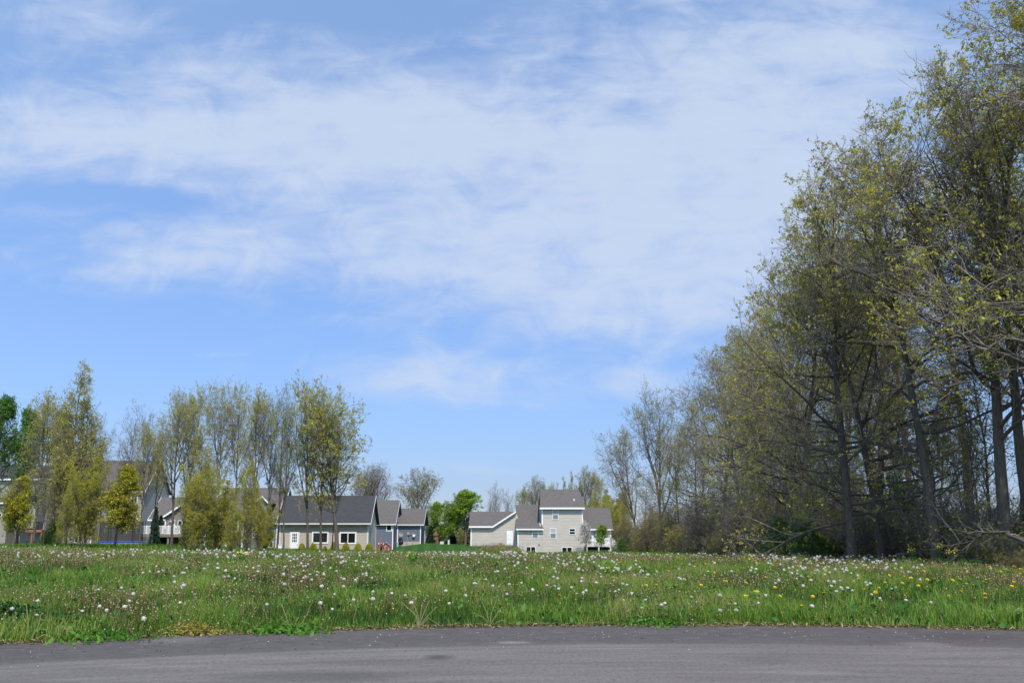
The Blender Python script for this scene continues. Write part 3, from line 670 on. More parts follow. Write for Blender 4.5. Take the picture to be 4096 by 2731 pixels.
h.finish({'wall': M['side_tan'], 'roof': M['roof_dark'], 'gutter': M['offwhite'], 'corner_board': M['offwhite'], 'wall_lamp': M['white'], 'roof_vent': M['black']})
ub_ = small('utility_box', 'small white utility box at the corner of the tan outbuilding', 'utility box', 1122, Dc - .8)
q = MB(); q.box(-.22, .22, -.2, .2, 0, .62); q.build('casing', M['white'], ub_); MB().box(-.25, .25, -.23, .23, .621, .67).build('lid', M['white'], ub_)

# --- big grey house on the left
Dd = 130.0
h = HB('grey_house', 'big two storey grey house with brown roof and front gable behind the left trees', Dd, 400)
wall, roof, trim, brd = h.mb('wall'), h.mb('roof'), h.mb('fascia'), h.mb('corner_board')
X_ = lambda p, D=Dd: PX(p, D); Zz = lambda p, D=Dd: PZ(p, D)
zb = Zz(2182) - .5
gable_x(wall, roof, trim, X_(190), X_(563), Dd, 9.6, zb, Zz(1957), Zz(1843, Dd + 4.8), ov=.35, rx1=X_(572))
brd.box(X_(563) - .13, X_(563) + .02, Dd - .04, Dd + .03, zb, Zz(1960))
Df = Dd - 1.6
wall.prism([(X_(207, Df), zb), (X_(366, Df), zb), (X_(366, Df), Zz(1942, Df)), (X_(287, Df), Zz(1874, Df)), (X_(207, Df), Zz(1942, Df))], Df, Dd - .004)
for a, b_ in ((196, 287), (378, 287)):
    roof.slab([(X_(a, Df), Df - .3, Zz(1948, Df)), (X_(b_, Df), Df - .3, Zz(1866, Df) + (.002 if a > 300 else 0)), (X_(b_, Df), Dd + 2.6, Zz(1866, Df) + (.002 if a > 300 else 0)), (X_(a, Df), Dd + .6, Zz(1948, Df))], .12)
    trim.prism([(X_(a, Df), Zz(1953, Df)), (X_(b_, Df), Zz(1871, Df)), (X_(b_, Df), Zz(1864, Df)), (X_(a, Df), Zz(1946, Df))] if a < 287 else [(X_(b_, Df) + .003, Zz(1871, Df)), (X_(a, Df), Zz(1953, Df)), (X_(a, Df), Zz(1946, Df)), (X_(b_, Df) + .003, Zz(1864, Df))], Df - .38, Df - .304)
brd.box(X_(207, Df) - .02, X_(207, Df) + .12, Df - .04, Df + .03, zb, Zz(1950, Df)); brd.box(X_(366, Df) - .12, X_(366, Df) + .02, Df - .04, Df + .03, zb, Zz(1950, Df))
E, o = h.e, h.o
def W2(a, b_, c_, d_, D, **k): return window(E, PX(a, D) - o.x, PX(b_, D) - o.x, PZ(d_, D), PZ(c_, D), D - o.y - .005, **k)
W2(514, 540, 1958, 2010, Dd, panes='h2'); W2(552, 559, 1964, 1990, Dd, panes='one', fw=.05); W2(534, 541, 2064, 2090, Dd, panes='v2', fw=.05); W2(298, 318, 1965, 2003, Df); W2(264, 281, 1960, 2005, Df); W2(255, 285, 2050, 2092, Df); W2(300, 330, 2140, 2170, Df, panes='h2')
dd = W2(545, 560, 2064, 2132, Dd, panes='one', glass='dimglass', name='patio_door'); W2(440, 470, 2060, 2095, Dd); W2(400, 420, 1965, 2005, Dd)
pv = h.mb('vent_pipe'); vy = Dd + 1.6; pv.bar((X_(505, vy), vy, Zz(1900, vy)), (X_(505, vy), vy, Zz(1879, vy)), .09)
h.finish({'wall': M['side_grey'], 'roof': M['roof_grey'], 'fascia': M['white'], 'corner_board': M['white'], 'vent_pipe': M['white']})

# --- far left house
De = 124.0
h = HB('taupe_house', 'taupe two storey house with dark roof and brown balcony at the far left', De, 100)
wall, roof, trim = h.mb('wall'), h.mb('roof'), h.mb('fascia')
zb = PZ(2184, De) - .5
gable_x(wall, roof, trim, PX(-230, De), PX(180, De), De, 9, zb, PZ(1912, De), PZ(1862, De + 4.5), ov=.35)
Df = De - 2.2
wall.prism([(PX(60, Df), PZ(2112, Df)), (PX(132, Df), PZ(2112, Df)), (PX(132, Df), PZ(2020, Df)), (PX(96, Df), PZ(1990, Df)), (PX(60, Df), PZ(2020, Df))], Df, De - .004)
for a in (50, 146): 
    e_ = .002 if a > 96 else 0
    roof.slab([(PX(a, Df), Df - .3, PZ(2024, Df)), (PX(97, Df), Df - .3, PZ(1984, Df) + e_), (PX(97, Df), De - .01, PZ(1984, Df) + e_), (PX(a, Df), De - .01, PZ(2024, Df))], .1)
    trim.prism([(PX(a, Df), PZ(2028, Df)), (PX(97, Df) - (.003 if a < 96 else -.003), PZ(1988, Df)), (PX(97, Df) - (.003 if a < 96 else -.003), PZ(1981, Df)), (PX(a, Df), PZ(2021, Df))], Df - .38, Df - .304)
wall.box(PX(-200, Df), PX(22, Df), Df, De - .004, zb, PZ(2012, Df)); roof.slab([(PX(-210, Df), Df - .4, PZ(2012, Df)), (PX(28, Df), Df - .4, PZ(2012, Df)), (PX(28, Df), De - .01, PZ(1985, Df)), (PX(-210, Df), De - .01, PZ(1985, Df))], .1)
trim.box(PX(-210, Df), PX(28, Df), Df - .48, Df - .404, PZ(2015, Df), PZ(2009, Df))
E, o = h.e, h.o
W2(144, 162, 2050, 2082, De, panes='v2'); W2(150, 172, 1950, 1980, De); W2(-30, 0, 2050, 2080, Df); W2(70, 90, 2040, 2075, Df)
dk = MB(); dk.box(PX(98, De - 3), PX(164, De - 3), De - 3, De - .01, PZ(2128, De), PZ(2118, De))
for p in (122, 160): dk.box(PX(p, De - 3), PX(p, De - 3) + .16, De - 2.9, De - 2.74, zb, PZ(2128, De) - .003)
dk.v = [tuple(Vector(q) - o) for q in dk.v]; deck = dk.build('balcony', M['redwood'], E)
rl_ = MB(); rail(rl_, (PX(130, De - 3), De - 2.9, 0), (PX(164, De - 3), De - 2.9, 0), PZ(2118, De), PZ(2118, De), .9, 12); rl_.v = [tuple(Vector(q) - o) for q in rl_.v]; rl_.build('railing', M['black'], deck)
h.finish({'wall': M['side_grey'], 'roof': M['roof_dark'], 'fascia': M['white']})

# --- brown gabled house with the white deck
Dh = 120.0
h = HB('brown_house', 'brown sided house with white gable rakes and a white railed deck behind the left trees', Dh, 740)
wall, roof, trim, brd = h.mb('wall'), h.mb('roof'), h.mb('rake_board'), h.mb('corner_board')
zb = PZ(2186, Dh) - .5
gable_x(wall, roof, trim, PX(600, Dh + 2), PX(860, Dh + 2), Dh + 2, 8, zb, PZ(2072, Dh + 2), PZ(1990, Dh + 6), ov=.3)
wall.prism([(PX(656, Dh), zb), (PX(822, Dh), zb), (PX(822, Dh), PZ(2066, Dh)), (PX(742, Dh), PZ(2012, Dh)), (PX(656, Dh), PZ(2070, Dh))], Dh, Dh + 1.995)
for a, b_ in ((642, 2072), (836, 2074)):
    e_ = .002 if a > 742 else 0
    roof.slab([(PX(a, Dh), Dh - .35, PZ(b_, Dh)), (PX(742, Dh), Dh - .35, PZ(2003, Dh) + e_), (PX(742, Dh), Dh + 5, PZ(2003, Dh) + e_), (PX(a, Dh), Dh + 2, PZ(b_, Dh))], .1)
    s_ = -.003 if a < 742 else .003
    trim.prism([(PX(a, Dh), PZ(b_ + 6, Dh)), (PX(742, Dh) + s_, PZ(2009, Dh)), (PX(742, Dh) + s_, PZ(2001, Dh)), (PX(a, Dh), PZ(b_ - 2, Dh))], Dh - .43, Dh - .354)
for p in (658, 820): brd.box(PX(p, Dh) - .07, PX(p, Dh) + .07, Dh - .04, Dh - .004, zb, PZ(2076, Dh))
E, o = h.e, h.o
W2(708, 742, 2080, 2106, Dh, panes='h2'); W2(690, 697, 2078, 2130, Dh, panes='one', fw=.06, name='patio_door'); W2(770, 800, 2085, 2110, Dh, panes='h2')
Dk = Dh - 3
dk = MB(); fz = PZ(2136, Dk); dk.box(PX(560, Dk), PX(738, Dk), Dk, Dh - .01, PZ(2147, Dk), fz)
for p in (562, 668, 735): dk.box(PX(p, Dk), PX(p, Dk) + .2, Dk + .1, Dk + .3, zb, PZ(2147, Dk) - .003)
dk.v = [tuple(Vector(q) - o) for q in dk.v]; deck = dk.build('deck', M['wood'], E)
rl_ = MB(); rail(rl_, (PX(560, Dk), Dk + .06, 0), (PX(738, Dk), Dk + .06, 0), fz, fz, PZ(2103, Dk) - fz, 48)
rail(rl_, (PX(738, Dk), Dk + .06, 0), (PX(765, Dk), Dk + .06, 0), fz, PZ(2188, Dk), PZ(2103, Dk) - fz, 8); rl_.v = [tuple(Vector(q) - o) for q in rl_.v]; rl_.build('railing', M['white'], deck)
stp = MB()
for k in range(8): f_ = k / 8; xa = PX(738, Dk) + (PX(765, Dk) - PX(738, Dk)) * f_; stp.box(xa, xa + .2, Dk + .1, Dk + 1.1, fz - 1.6 * f_ - .25, fz - 1.6 * f_ - .19)
stp.v = [tuple(Vector(q) - o) for q in stp.v]; stp.build('stairs', M['white'], deck)
h.finish({'wall': M['side_brown'], 'roof': M['roof_brown'], 'rake_board': M['white'], 'corner_board': M['white']})
gx_ = PX(678, Dk + .9); gc = thing('patio_umbrella', 'folded white cloth shade standing on the white railed deck', 'umbrella', (gx_, Dk + .9, fz))
MB().bar((0, 0, 0), (0, 0, 1.45), .03).build('pole', M['grey_metal'], gc)
q = MB(); q.add([(-.55, -.3, .95), (.1, -.35, 1.5), (.75, -.3, .75), (.7, .35, .8), (.1, .35, 1.45), (-.5, .3, .98), (.05, 0, 1.62)], [(0, 1, 6), (1, 2, 6), (2, 3, 6), (3, 4, 6), (4, 5, 6), (5, 0, 6), (2, 1, 4, 3), (5, 4, 1, 0)]); q.build('canopy', M['white'], gc)

# --- slate house with porch behind the yellow shrubs
Ds = 118.0
h = HB('slate_house', 'slate blue house with brown roof and white framed porch behind the yellow shrubs', Ds, 1050)
wall, roof, trim, brd = h.mb('wall'), h.mb('roof'), h.mb('fascia'), h.mb('corner_board')
zb = PZ(2196, Ds) - .5
gable_x(wall, roof, trim, PX(880, Ds), PX(1108, Ds), Ds, 9, zb, PZ(2082, Ds), PZ(1952, Ds + 4.5), ov=.35, rx1=PX(1118, Ds))
brd.box(PX(1104, Ds), PX(1109, Ds), Ds - .04, Ds + .02, zb, PZ(2086, Ds))
Df = Ds - 1.5
wall.prism([(PX(998, Df), zb), (PX(1062, Df), zb), (PX(1062, Df), PZ(2010, Df)), (PX(1040, Df), PZ(1992, Df)), (PX(998, Df), PZ(2022, Df))], Df, Ds - .004)
for a, b_ in ((988, 2030), (1070, 2010)):
    e_ = .002 if a > 1040 else 0; s_ = -.003 if a < 1040 else .003
    roof.slab([(PX(a, Df), Df - .3, PZ(b_, Df)), (PX(1043, Df), Df - .3, PZ(1984, Df) + e_), (PX(1043, Df), Ds + 4, PZ(1984, Df) + e_), (PX(a, Df), Ds + 2, PZ(b_, Df))], .1)
    trim.prism([(PX(a, Df), PZ(b_ + 5, Df)), (PX(1043, Df) + s_, PZ(1989, Df)), (PX(1043, Df) + s_, PZ(1982, Df)), (PX(a, Df), PZ(b_ - 2, Df))], Df - .38, Df - .304)
E, o = h.e, h.o
W2(1008, 1024, 2092, 2125, Df); W2(1008, 1026, 2130, 2148, Df, panes='h2'); W2(1030, 1046, 2092, 2125, Df); W2(1060, 1096, 2162, 2190, Ds, panes='h2', fw=.12)
pp = MB(); Dp = Ds - 3.2; pzt, pzb = PZ(2074, Dp), PZ(2122, Dp)
for p in (901, 924, 950, 972): pp.box(PX(p, Dp) - .06, PX(p, Dp) + .06, Dp, Dp + .12, pzb, pzt)
pp.box(PX(898, Dp), PX(975, Dp), Dp - .01, Dp + .13, pzt, pzt + .14); pp.box(PX(898, Dp), PX(975, Dp), Dp - .01, Ds - .01, pzb - .16, pzb)
for p in (905, 968): pp.box(PX(p, Dp) - .08, PX(p, Dp) + .08, Dp + .02, Dp + .18, zb, pzb - .163)
pp.prism([(PX(932, Dp), PZ(2066, Dp)), (PX(950, Dp), PZ(2052, Dp)), (PX(968, Dp), PZ(2066, Dp)), (PX(965, Dp), PZ(2068, Dp)), (PX(950, Dp), PZ(2056, Dp)), (PX(935, Dp), PZ(2068, Dp))], Dp - .01, Dp + .1)
pp.v = [tuple(Vector(q) - o) for q in pp.v]; por = pp.build('porch', M['white'], E)
q = MB(); q.slab([(PX(893, Dp) - o.x, Dp - .3 - o.y, pzt + .15), (PX(980, Dp) - o.x, Dp - .3 - o.y, pzt + .15), (PX(980, Dp) - o.x, -.01, pzt + 1.1), (PX(893, Dp) - o.x, -.01, pzt + 1.1)], .08); q.build('porch_roof', M['roof_brown'], por)
h.finish({'wall': M['side_slate'], 'roof': M['roof_brown'], 'fascia': M['white'], 'corner_board': M['white']})

# --- trampoline
Dt = 92.0; x = PX(485, Dt); tzz = PZ(2167, Dt)
tr_ = thing('trampoline', 'round trampoline with blue pad and black safety net before the grey house', 'trampoline', (x, Dt, tz(x, Dt)))
zr_ = tzz - tz(x, Dt); rad = (575 - 398) / 2 * Dt / 4056
q = MB(); n = 36
for ring in range(1):
    vs = []
    for i in range(n):
        a = 2 * math.pi * i / n
        for rr, zz in ((rad, zr_ - .06), (rad + .03, zr_), (rad - .3, zr_ + .06), (rad - .32, zr_ - .02)): vs.append((rr * math.cos(a), rr * math.sin(a), zz))
    q.add(vs, [(i * 4 + j, ((i + 1) % n) * 4 + j, ((i + 1) % n) * 4 + (j + 1) % 4, i * 4 + (j + 1) % 4) for i in range(n) for j in range(4)])
q.build('pad', M['blue_pl'], tr_)
MB().bar((0, 0, zr_ - .03), (0, 0, zr_ - .02), rad - .31, 36).build('mat', M['black'], tr_)
q = MB(); hN = (2167 - 2088) * Dt / 4056
vs = []
for i in range(n):
    a = 2 * math.pi * i / n
    for k in range(2): vs.append(((rad - .1) * (1 - .04 * k) * math.cos(a), (rad - .1) * (1 - .04 * k) * math.sin(a), zr_ + .08 + k * hN))
q.add(vs, [(i * 2, ((i + 1) % n) * 2, ((i + 1) % n) * 2 + 1, i * 2 + 1) for i in range(n)]); q.build('safety_net', M['net'], tr_)
for i in range(6):
    a = 2 * math.pi * (i + .3) / 6; MB().bar((rad * math.cos(a), rad * math.sin(a), 0), (rad * .98 * math.cos(a), rad * .98 * math.sin(a), zr_ - .07), .03).build('leg', M['grey_metal'], tr_)
    MB().bar((rad * 1.02 * math.cos(a), rad * 1.02 * math.sin(a), zr_ + .061), (rad * .98 * math.cos(a), rad * .98 * math.sin(a), zr_ + hN + .1), .03).build('net_pole', M['black'], tr_)

# --- buildings glimpsed through the wood
def shed(name, label, p0, p1, D, zt, zr, mats, dep=12):
    h = HB(name, label, D, (p0 + p1) / 2, 'barn')
    gable_x(h.mb('wall'), h.mb('roof'), h.mb('fascia'), PX(p0, D), PX(p1, D), D, dep, -.5, PZ(zt, D), PZ(zr, D + dep / 2), ov=.3)
    for i in range(3):
        xx = (PX(p0, D) * (3 - i) + PX(p1, D) * (i + 1)) / 4 - h.o.x
        window(h.e, xx - .6, xx + .6, PZ(zt, D) - 2.0, PZ(zt, D) - .9, -.005, panes='h2')
    h.finish(mats)
shed('white_barn', 'long low white building seen between trunks beyond the wood', 3700, 4260, 190, 2152, 2136, {'wall': M['offwhite'], 'roof': M['white'], 'fascia': M['white']})
shed('red_barn', 'red shed with pale roof glimpsed through the wood', 3476, 3512, 180, 2142, 2134, {'wall': M['redbarn'], 'roof': M['offwhite'], 'fascia': M['white']}, 5)
# play set between the maples
ps = small('play_tower', 'wooden play tower with pitched roof by the green maples', 'play tower', 1742, 158, z=PZ(2170, 158)); ps.scale = (1, 1, .40)
k_ = 158 / 4056 / 3.485
for sx_ in (-26, 26):
    for sy_ in (0, 1.4): MB().box(sx_ * k_ - .06, sx_ * k_ + .06, sy_ - .06, sy_ + .06, 0, 2.9).build('post', M['redwood'], ps)
MB().box(-28 * k_, 28 * k_, -.1, 1.5, 1.3, 1.4).build('platform', M['redwood'], ps)
q = MB(); q.prism([(-34 * k_, 2.9), (34 * k_, 2.9), (0, 4.4)], -.2, 1.6); q.build('roof', M['redwood'], ps)
MB().box(-28 * k_, 28 * k_, -.1, -.05, 1.401, 2.0).build('panel', M['redwood'], ps)
for i, p in enumerate((1768, 1795)):
    ub_ = small('utility_box', ('pale low utility box on the lawn nearest the play tower', 'small cream utility pedestal on the lawn left of the beige garage')[i], 'utility box', p, 146)
    MB().box(-.25 if i == 0 else -.12, .25 if i == 0 else .12, -.15, .15, 0, .35 if i == 0 else .62).build('casing', M['offwhite'], ub_); MB().box(-.27 if i == 0 else -.14, .27 if i == 0 else .14, -.17, .17, (.35 if i == 0 else .62) + .001, .42 if i == 0 else .68).build('lid', M['grey_metal'], ub_)
#PART3
# ------------------------------------------------------------------ trees
def norm(a): return a / np.maximum(np.linalg.norm(a, axis=-1, keepdims=True), 1e-9)
def grow(rng, start, d, L, r0, r1, nseg, wander, up):
    N = len(start); pts = np.zeros((N, nseg + 1, 3)); dirs = np.zeros((N, nseg + 1, 3)); rad = np.zeros((N, nseg + 1))
    pts[:, 0] = start; d = norm(d); dirs[:, 0] = d; rad[:, 0] = r0
    step = (L / nseg)[:, None]
    upv = np.array([0, 0, 1.0])
    for k in range(nseg):
        d = norm(d + rng.normal(0, wander, (N, 3)) + upv * up)
        pts[:, k + 1] = pts[:, k] + d * step; dirs[:, k + 1] = d
        f = (k + 1) / nseg; rad[:, k + 1] = r0 * (1 - f) + r1 * f
    return pts, dirs, rad
def kids(rng, pts, dirs, rad, n, t0, t1, ang, ang_sd, rel=.6):
    """n children per branch: start points, directions, parent radius there, t along the parent, parent index"""
    N, S = pts.shape[0], pts.shape[1] - 1
    pi = np.repeat(np.arange(N), n); t = (t0 + (t1 - t0) * (np.tile((np.arange(n) + .5) / n, N) + rng.uniform(-.5, .5, N * n) / n)).clip(0, .995)
    fi = t * S; i0 = np.minimum(fi.astype(int), S - 1); fr = (fi - i0)[:, None]
    p = pts[pi, i0] * (1 - fr) + pts[pi, i0 + 1] * fr
    pd = norm(dirs[pi, i0 + 1]); r = rad[pi, i0] * (1 - fr[:, 0]) + rad[pi, i0 + 1] * fr[:, 0]
    a = norm(np.cross(pd, rng.normal(0, 1, pd.shape))); 
    th = np.radians(rng.normal(ang, ang_sd, len(pi)))[:, None]
    return p, pd * np.cos(th) + a * np.sin(th), r, t, pi
def tubes(pts, rad, k):
    N, S1 = rad.shape
    ax = norm(pts[:, -1] - pts[:, 0]); ref = np.where(np.abs(ax[:, 2:3]) > .8, np.array([[1., 0, 0]]), np.array([[0., 0, 1]]))
    a = norm(np.cross(ax, ref)); b = np.cross(ax, a)
    th = 2 * np.pi * np.arange(k) / k
    ring = a[:, None, None, :] * np.cos(th)[None, None, :, None] + b[:, None, None, :] * np.sin(th)[None, None, :, None]
    v = pts[:, :, None, :] + ring * rad[:, :, None, None]
    idx = np.arange(N * S1 * k).reshape(N, S1, k); nx_ = np.roll(idx, -1, axis=2)
    q = np.stack([idx[:, :-1], nx_[:, :-1], nx_[:, 1:], idx[:, 1:]], -1).reshape(-1, 4)
    return v.reshape(-1, 3), q
def leaves(rng, cen, size, sd, aspect=1.7, droop=0):
    N = len(cen); n1 = norm(rng.normal(0, 1, (N, 3)) + np.array([0, 0, droop])); a = norm(np.cross(n1, rng.normal(0, 1, (N, 3)))); b = np.cross(n1, a)
    s = (size * np.exp(rng.normal(0, sd, N)))[:, None]
    v = np.stack([cen - a * s * .5 * aspect, cen + b * s * .5 + a * s * .05, cen + a * s * .5 * aspect, cen - b * s * .5 + a * s * .05], 1)
    return v.reshape(-1, 3), np.arange(N * 4).reshape(-1, 4)
def make_tree(seed, H=16, r=.22, base=.15, top_w=.35, spread=5.0, n1=34, ang_lo=75, ang_hi=30, up1=.05, up2=.04, n2=8, n3=7, n4=4, wander=.10, twig=.009,
              leafn=3, leaf=.07, leafsd=.3, leaf_z=(0, 2), lean=0, bark_='bark', twig_='twig', leaf_='leaf_oak', fork=0, shape=None, side=None, tube4=True, leaf_spread=.06, l3=1.0, fl=(.85, 1.0), ft=(.18, .5), fa=18, br=.016, lc=(.60, .75)):
    rng = np.random.default_rng(seed)
    ns = 14
    tp, td, tr = grow(rng, np.zeros((1, 3)), np.array([[lean, 0, 1.0]]), np.array([H * .97]), r, r * .12, ns, .035, .03)
    tr[0, 0] *= 1.35
    tp[0, 0, 2] = -.6
    stems = [(tp, td, tr)]
    if fork:
        p, d, rr, t, _ = kids(rng, tp, td, tr, fork, ft[0], ft[1], fa, 7)
        L = (1 - t) * H * rng.uniform(fl[0], fl[1], len(t))
        stems.append(grow(rng, p, d, L, rr * .75, rr * .12, 12, .05, .05))
        stems[-1] = (stems[-1][0], stems[-1][1], stems[-1][2])
    P1 = []; 
    for si, (a, b_, c) in enumerate(stems):
        nn_ = n1 if si == 0 else max(4, int(n1 * (.5 if ft[0] > .1 else .42)))
        p, d, rr, t, pi = kids(rng, a, b_, c, nn_, base if si == 0 else (.12 if ft[0] > .1 else max(base, .05)), .985, 60, 8)
        hz_ = np.clip(p[:, 2] / H, 0, 1)
        # re-aim by height: low limbs reach out, high ones climb
        az = rng.uniform(0, 2 * np.pi, len(p))
        if side is not None:
            m_ = rng.random(len(p)) < side[1]; az = np.where(m_, side[0] + rng.normal(0, .7, len(p)), az)
        el = np.radians(90 - (ang_lo + (ang_hi - ang_lo) * hz_ + rng.normal(0, 8, len(p))))
        d = np.stack([np.cos(az) * np.cos(el), np.sin(az) * np.cos(el), np.sin(el)], -1)
        sh = shape(hz_) if shape else np.interp(hz_, [0, .15, .35, .6, .85, 1], [.8, 1, 1, .85, .5, .16])
        L = spread * sh * rng.uniform(.7, 1.12, len(p))
        r0 = np.minimum(rr * .65, .014 + L * br)
        P1.append(grow(rng, p, d, L, r0, r0 * .22, 8, wander, up1))
    cat = lambda lst: tuple(np.concatenate([x[i] for x in lst]) for i in range(3))
    L1 = cat(P1)
    len1 = np.linalg.norm(L1[0][:, -1] - L1[0][:, 0], axis=1)
    p, d, rr, t, pi = kids(rng, *L1, n2, .12, .98, 48, 12)
    L = len1[pi] * .52 * (1 - .6 * t) * rng.uniform(.6, 1.25, len(t)) + .25
    L2 = grow(rng, p, d, L, np.minimum(rr * .75, .034), .008, 5, wander * 1.25, up2)
    p, d, rr, t, pi = kids(rng, *L2, n3, .12, .98, 45, 14)
    Lb = L[pi] * .55 * (1 - .45 * t) * rng.uniform(.6, 1.3, len(t)) * l3 + .15
    L3 = grow(rng, p, d, Lb, np.minimum(rr * .75, .013), twig * .7, 3, wander * 1.5, up2)
    vs, qs, mi = [], [], []; off = 0
    def addt(x, k, m_):
        nonlocal off
        v, q = tubes(x[0], x[2], k); vs.append(v); qs.append(q + off); mi.append(np.full(len(q), m_)); off += len(v)
    addt(L2, 3, 0); addt(L3, 3, 0)
    tips = [L3]
    if n4:
        p, d, rr, t, pi = kids(rng, *L3, n4, .1, .98, 42, 14)
        Lc = np.clip(Lb[pi] * .6, .12, .6) * rng.uniform(.6, 1.3, len(t))
        L4 = grow(rng, p, d, Lc, np.full(len(t), twig * .8), twig * .5, 2, wander * 1.6, up2 * 1.5)
        addt(L4, 3, 0); tips = [L4, L3]
    if leafn:
        cl = []
        for T in tips[:2]:
            e = T[0][:, -1]; m_ = T[0][:, -2 if T[0].shape[1] > 2 else 0]
            hz_ = e[:, 2] / H
            clump = np.sin(e[:, 0] * 1.3 + seed) * np.sin(e[:, 1] * 1.1 + seed * 2) * np.sin(e[:, 2] * 1.2 + seed * .7)
            keep = (hz_ >= leaf_z[0]) & (hz_ <= leaf_z[1]) & (rng.random(len(e)) < lc[0] + lc[1] * clump)
            e = e[keep]; m_ = m_[keep]
            nl = leafn if T is tips[0] else max(1, leafn // 2)
            f = rng.random((len(e), nl, 1)) ** 2.6
            cl.append((e[:, None] * (1 - f) + m_[:, None] * f + rng.normal(0, leaf_spread, (len(e), nl, 3))).reshape(-1, 3))
        cen = np.concatenate(cl); v, q = leaves(rng, cen, leaf, leafsd); vs.append(v); qs.append(q + off); mi.append(np.full(len(q), 1)); off += len(v)
    crown = np_mesh('crown', np.concatenate(vs), np.concatenate(qs), mats=[M[twig_], M[leaf_]], qmi=np.concatenate(mi))
    vs, qs = [], []; off = 0
    for i, (a, b_, c) in enumerate(stems):
        v, q = tubes(a, c, 9); vs.append(v); qs.append(q + off); off += len(v)
    v, q = tubes(L1[0], L1[2], 5); vs.append(v); qs.append(q + off); off += len(v)
    trunk = np_mesh('trunk', np.concatenate(vs), np.concatenate(qs), mats=[M[bark_]], smooth_=True)
    return trunk, crown, float(np.percentile(L3[0][:, -1, 2], 99.6))
def plant(tree, name, label, x, y, h, wscale=1.0, rz=0, group=None, cat='tree', z=None, lean=0):
    tk, cr, H = tree; s = h / H
    o = thing(name, label, cat, (x, y, tz(x, y) if z is None else z), group, rz)
    o.scale = (s * wscale, s * wscale, s); o.rotation_euler = (0, lean, rz)
    link('trunk', tk, o); link('crown', cr, o)
    return o
def at(px, py_top, D, tree, name, label, base=None, **k):
    x = PX(px, D); z = tz(x, D); ztop = PZ(py_top, D)
    k.setdefault('z', z)
    return plant(tree, name, label, x, D, ztop - z, **k)
def wfit(tree, h, halfw):      # width scale so that the crown is halfw wide
    return halfw * tree[2] / h / tree_w[id(tree[1])]
T = {}
OS = lambda h: np.interp(h, [0, .15, .35, .6, .85, 1], [.7, .95, 1, .85, .62, .42])
OK_ = dict(H=17, n3=5, n4=3, up1=.025, br=.0105, shape=OS, leaf_spread=.045, ft=(.25, .6), fl=(.75, 1.0), fa=20, lc=(.42, 1.15))
T['oakA'] = make_tree(1, r=.24, base=.07, spread=6.3, n1=34, n2=7, ang_lo=94, ang_hi=28, wander=.12, leafn=9, leaf=.050, fork=0, **OK_)
T['oakB'] = make_tree(2, r=.20, base=.06, spread=5.7, n1=27, n2=7, ang_lo=96, ang_hi=26, wander=.15, leafn=8, leaf=.048, fork=1, leaf_='leaf_olive', **OK_)
T['oakC'] = make_tree(3, r=.22, base=.08, spread=6.6, n1=27, n2=8, ang_lo=92, ang_hi=32, wander=.14, leafn=11, leaf=.050, fork=1, **OK_)
T['oakD'] = make_tree(4, r=.19, base=.06, spread=5.2, n1=28, n2=8, ang_lo=96, ang_hi=26, wander=.14, leafn=4, leaf=.048, fork=1, leaf_='leaf_olive', **OK_)
T['oakE'] = make_tree(7, r=.24, base=.26, spread=6.4, n1=24, n2=8, ang_lo=88, ang_hi=30, wander=.14, leafn=9, leaf=.047, fork=2, **OK_)
T['inner'] = make_tree(5, H=17, r=.21, base=.40, spread=4.2, n1=22, n2=8, n3=5, n4=3, ang_lo=70, ang_hi=25, leafn=2, leaf=.055, leaf_='leaf_olive')
T['inner2'] = make_tree(6, H=17, r=.19, base=.30, spread=4.0, n1=24, n2=7, n3=5, n4=3, ang_lo=80, ang_hi=25, fork=1, leafn=3, leaf=.055, leaf_='leaf_oak')
up_shape = lambda h: np.interp(h, [0, .3, .5, .7, .85, 1], [.5, .75, 1, 1.05, .9, .6])
UP = dict(n2=7, n3=4, n4=2, up2=.04, twig=.009, wander=.12, shape=up_shape, leaf_spread=.06)
T['upA'] = make_tree(11, H=15, r=.22, base=.36, spread=4.6, n1=16, ang_lo=62, ang_hi=32, up1=.07, leafn=9, leaf=.068, leaf_='leaf_budy', fork=3, fl=(.75, 1.0), fa=22, ft=(.28, .55), **UP)
T['upB'] = make_tree(12, H=15, r=.22, base=.40, spread=4.4, n1=15, ang_lo=62, ang_hi=32, up1=.07, leafn=9, leaf=.064, leaf_='leaf_budy', fork=3, fl=(.7, 1.0), fa=22, ft=(.3, .6), **UP)
T['upC'] = make_tree(13, H=15, r=.23, base=.26, spread=5.0, n1=15, ang_lo=62, ang_hi=32, up1=.06, leafn=12, leaf=.07, leaf_='leaf_oak', fork=3, fl=(.75, 1.0), fa=22, **UP)
T['upBare'] = make_tree(14, H=15, r=.15, base=.24, spread=4.2, n1=15, ang_lo=46, ang_hi=26, up1=.07, leafn=2, leaf=.05, leaf_='leaf_bud', fork=3, fl=(.7, 1.0), fa=18, **UP)
T['upGreen'] = make_tree(15, H=15, r=.20, base=.36, spread=4.8, n1=14, ang_lo=54, ang_hi=30, up1=.07, leafn=6, leaf=.07, leaf_='leaf_greeny', leaf_z=(.45, 2), fork=3, fl=(.75, 1.0), fa=22, ft=(.28, .55), **UP)
cone = lambda h: np.interp(h, [0, .2, .5, .75, 1], [1.0, 1.1, .9, .6, .35])
T['willow'] = make_tree(21, H=10, r=.06, base=.05, spread=1.9, n1=26, n2=6, n3=4, n4=2, ang_lo=58, ang_hi=26, up1=.07, twig=.007, wander=.14, leafn=8, leaf=.062, leaf_='leaf_yellow', shape=cone, fork=8, fl=(.55, 1.0), ft=(0, .06), fa=15, leaf_spread=.09)
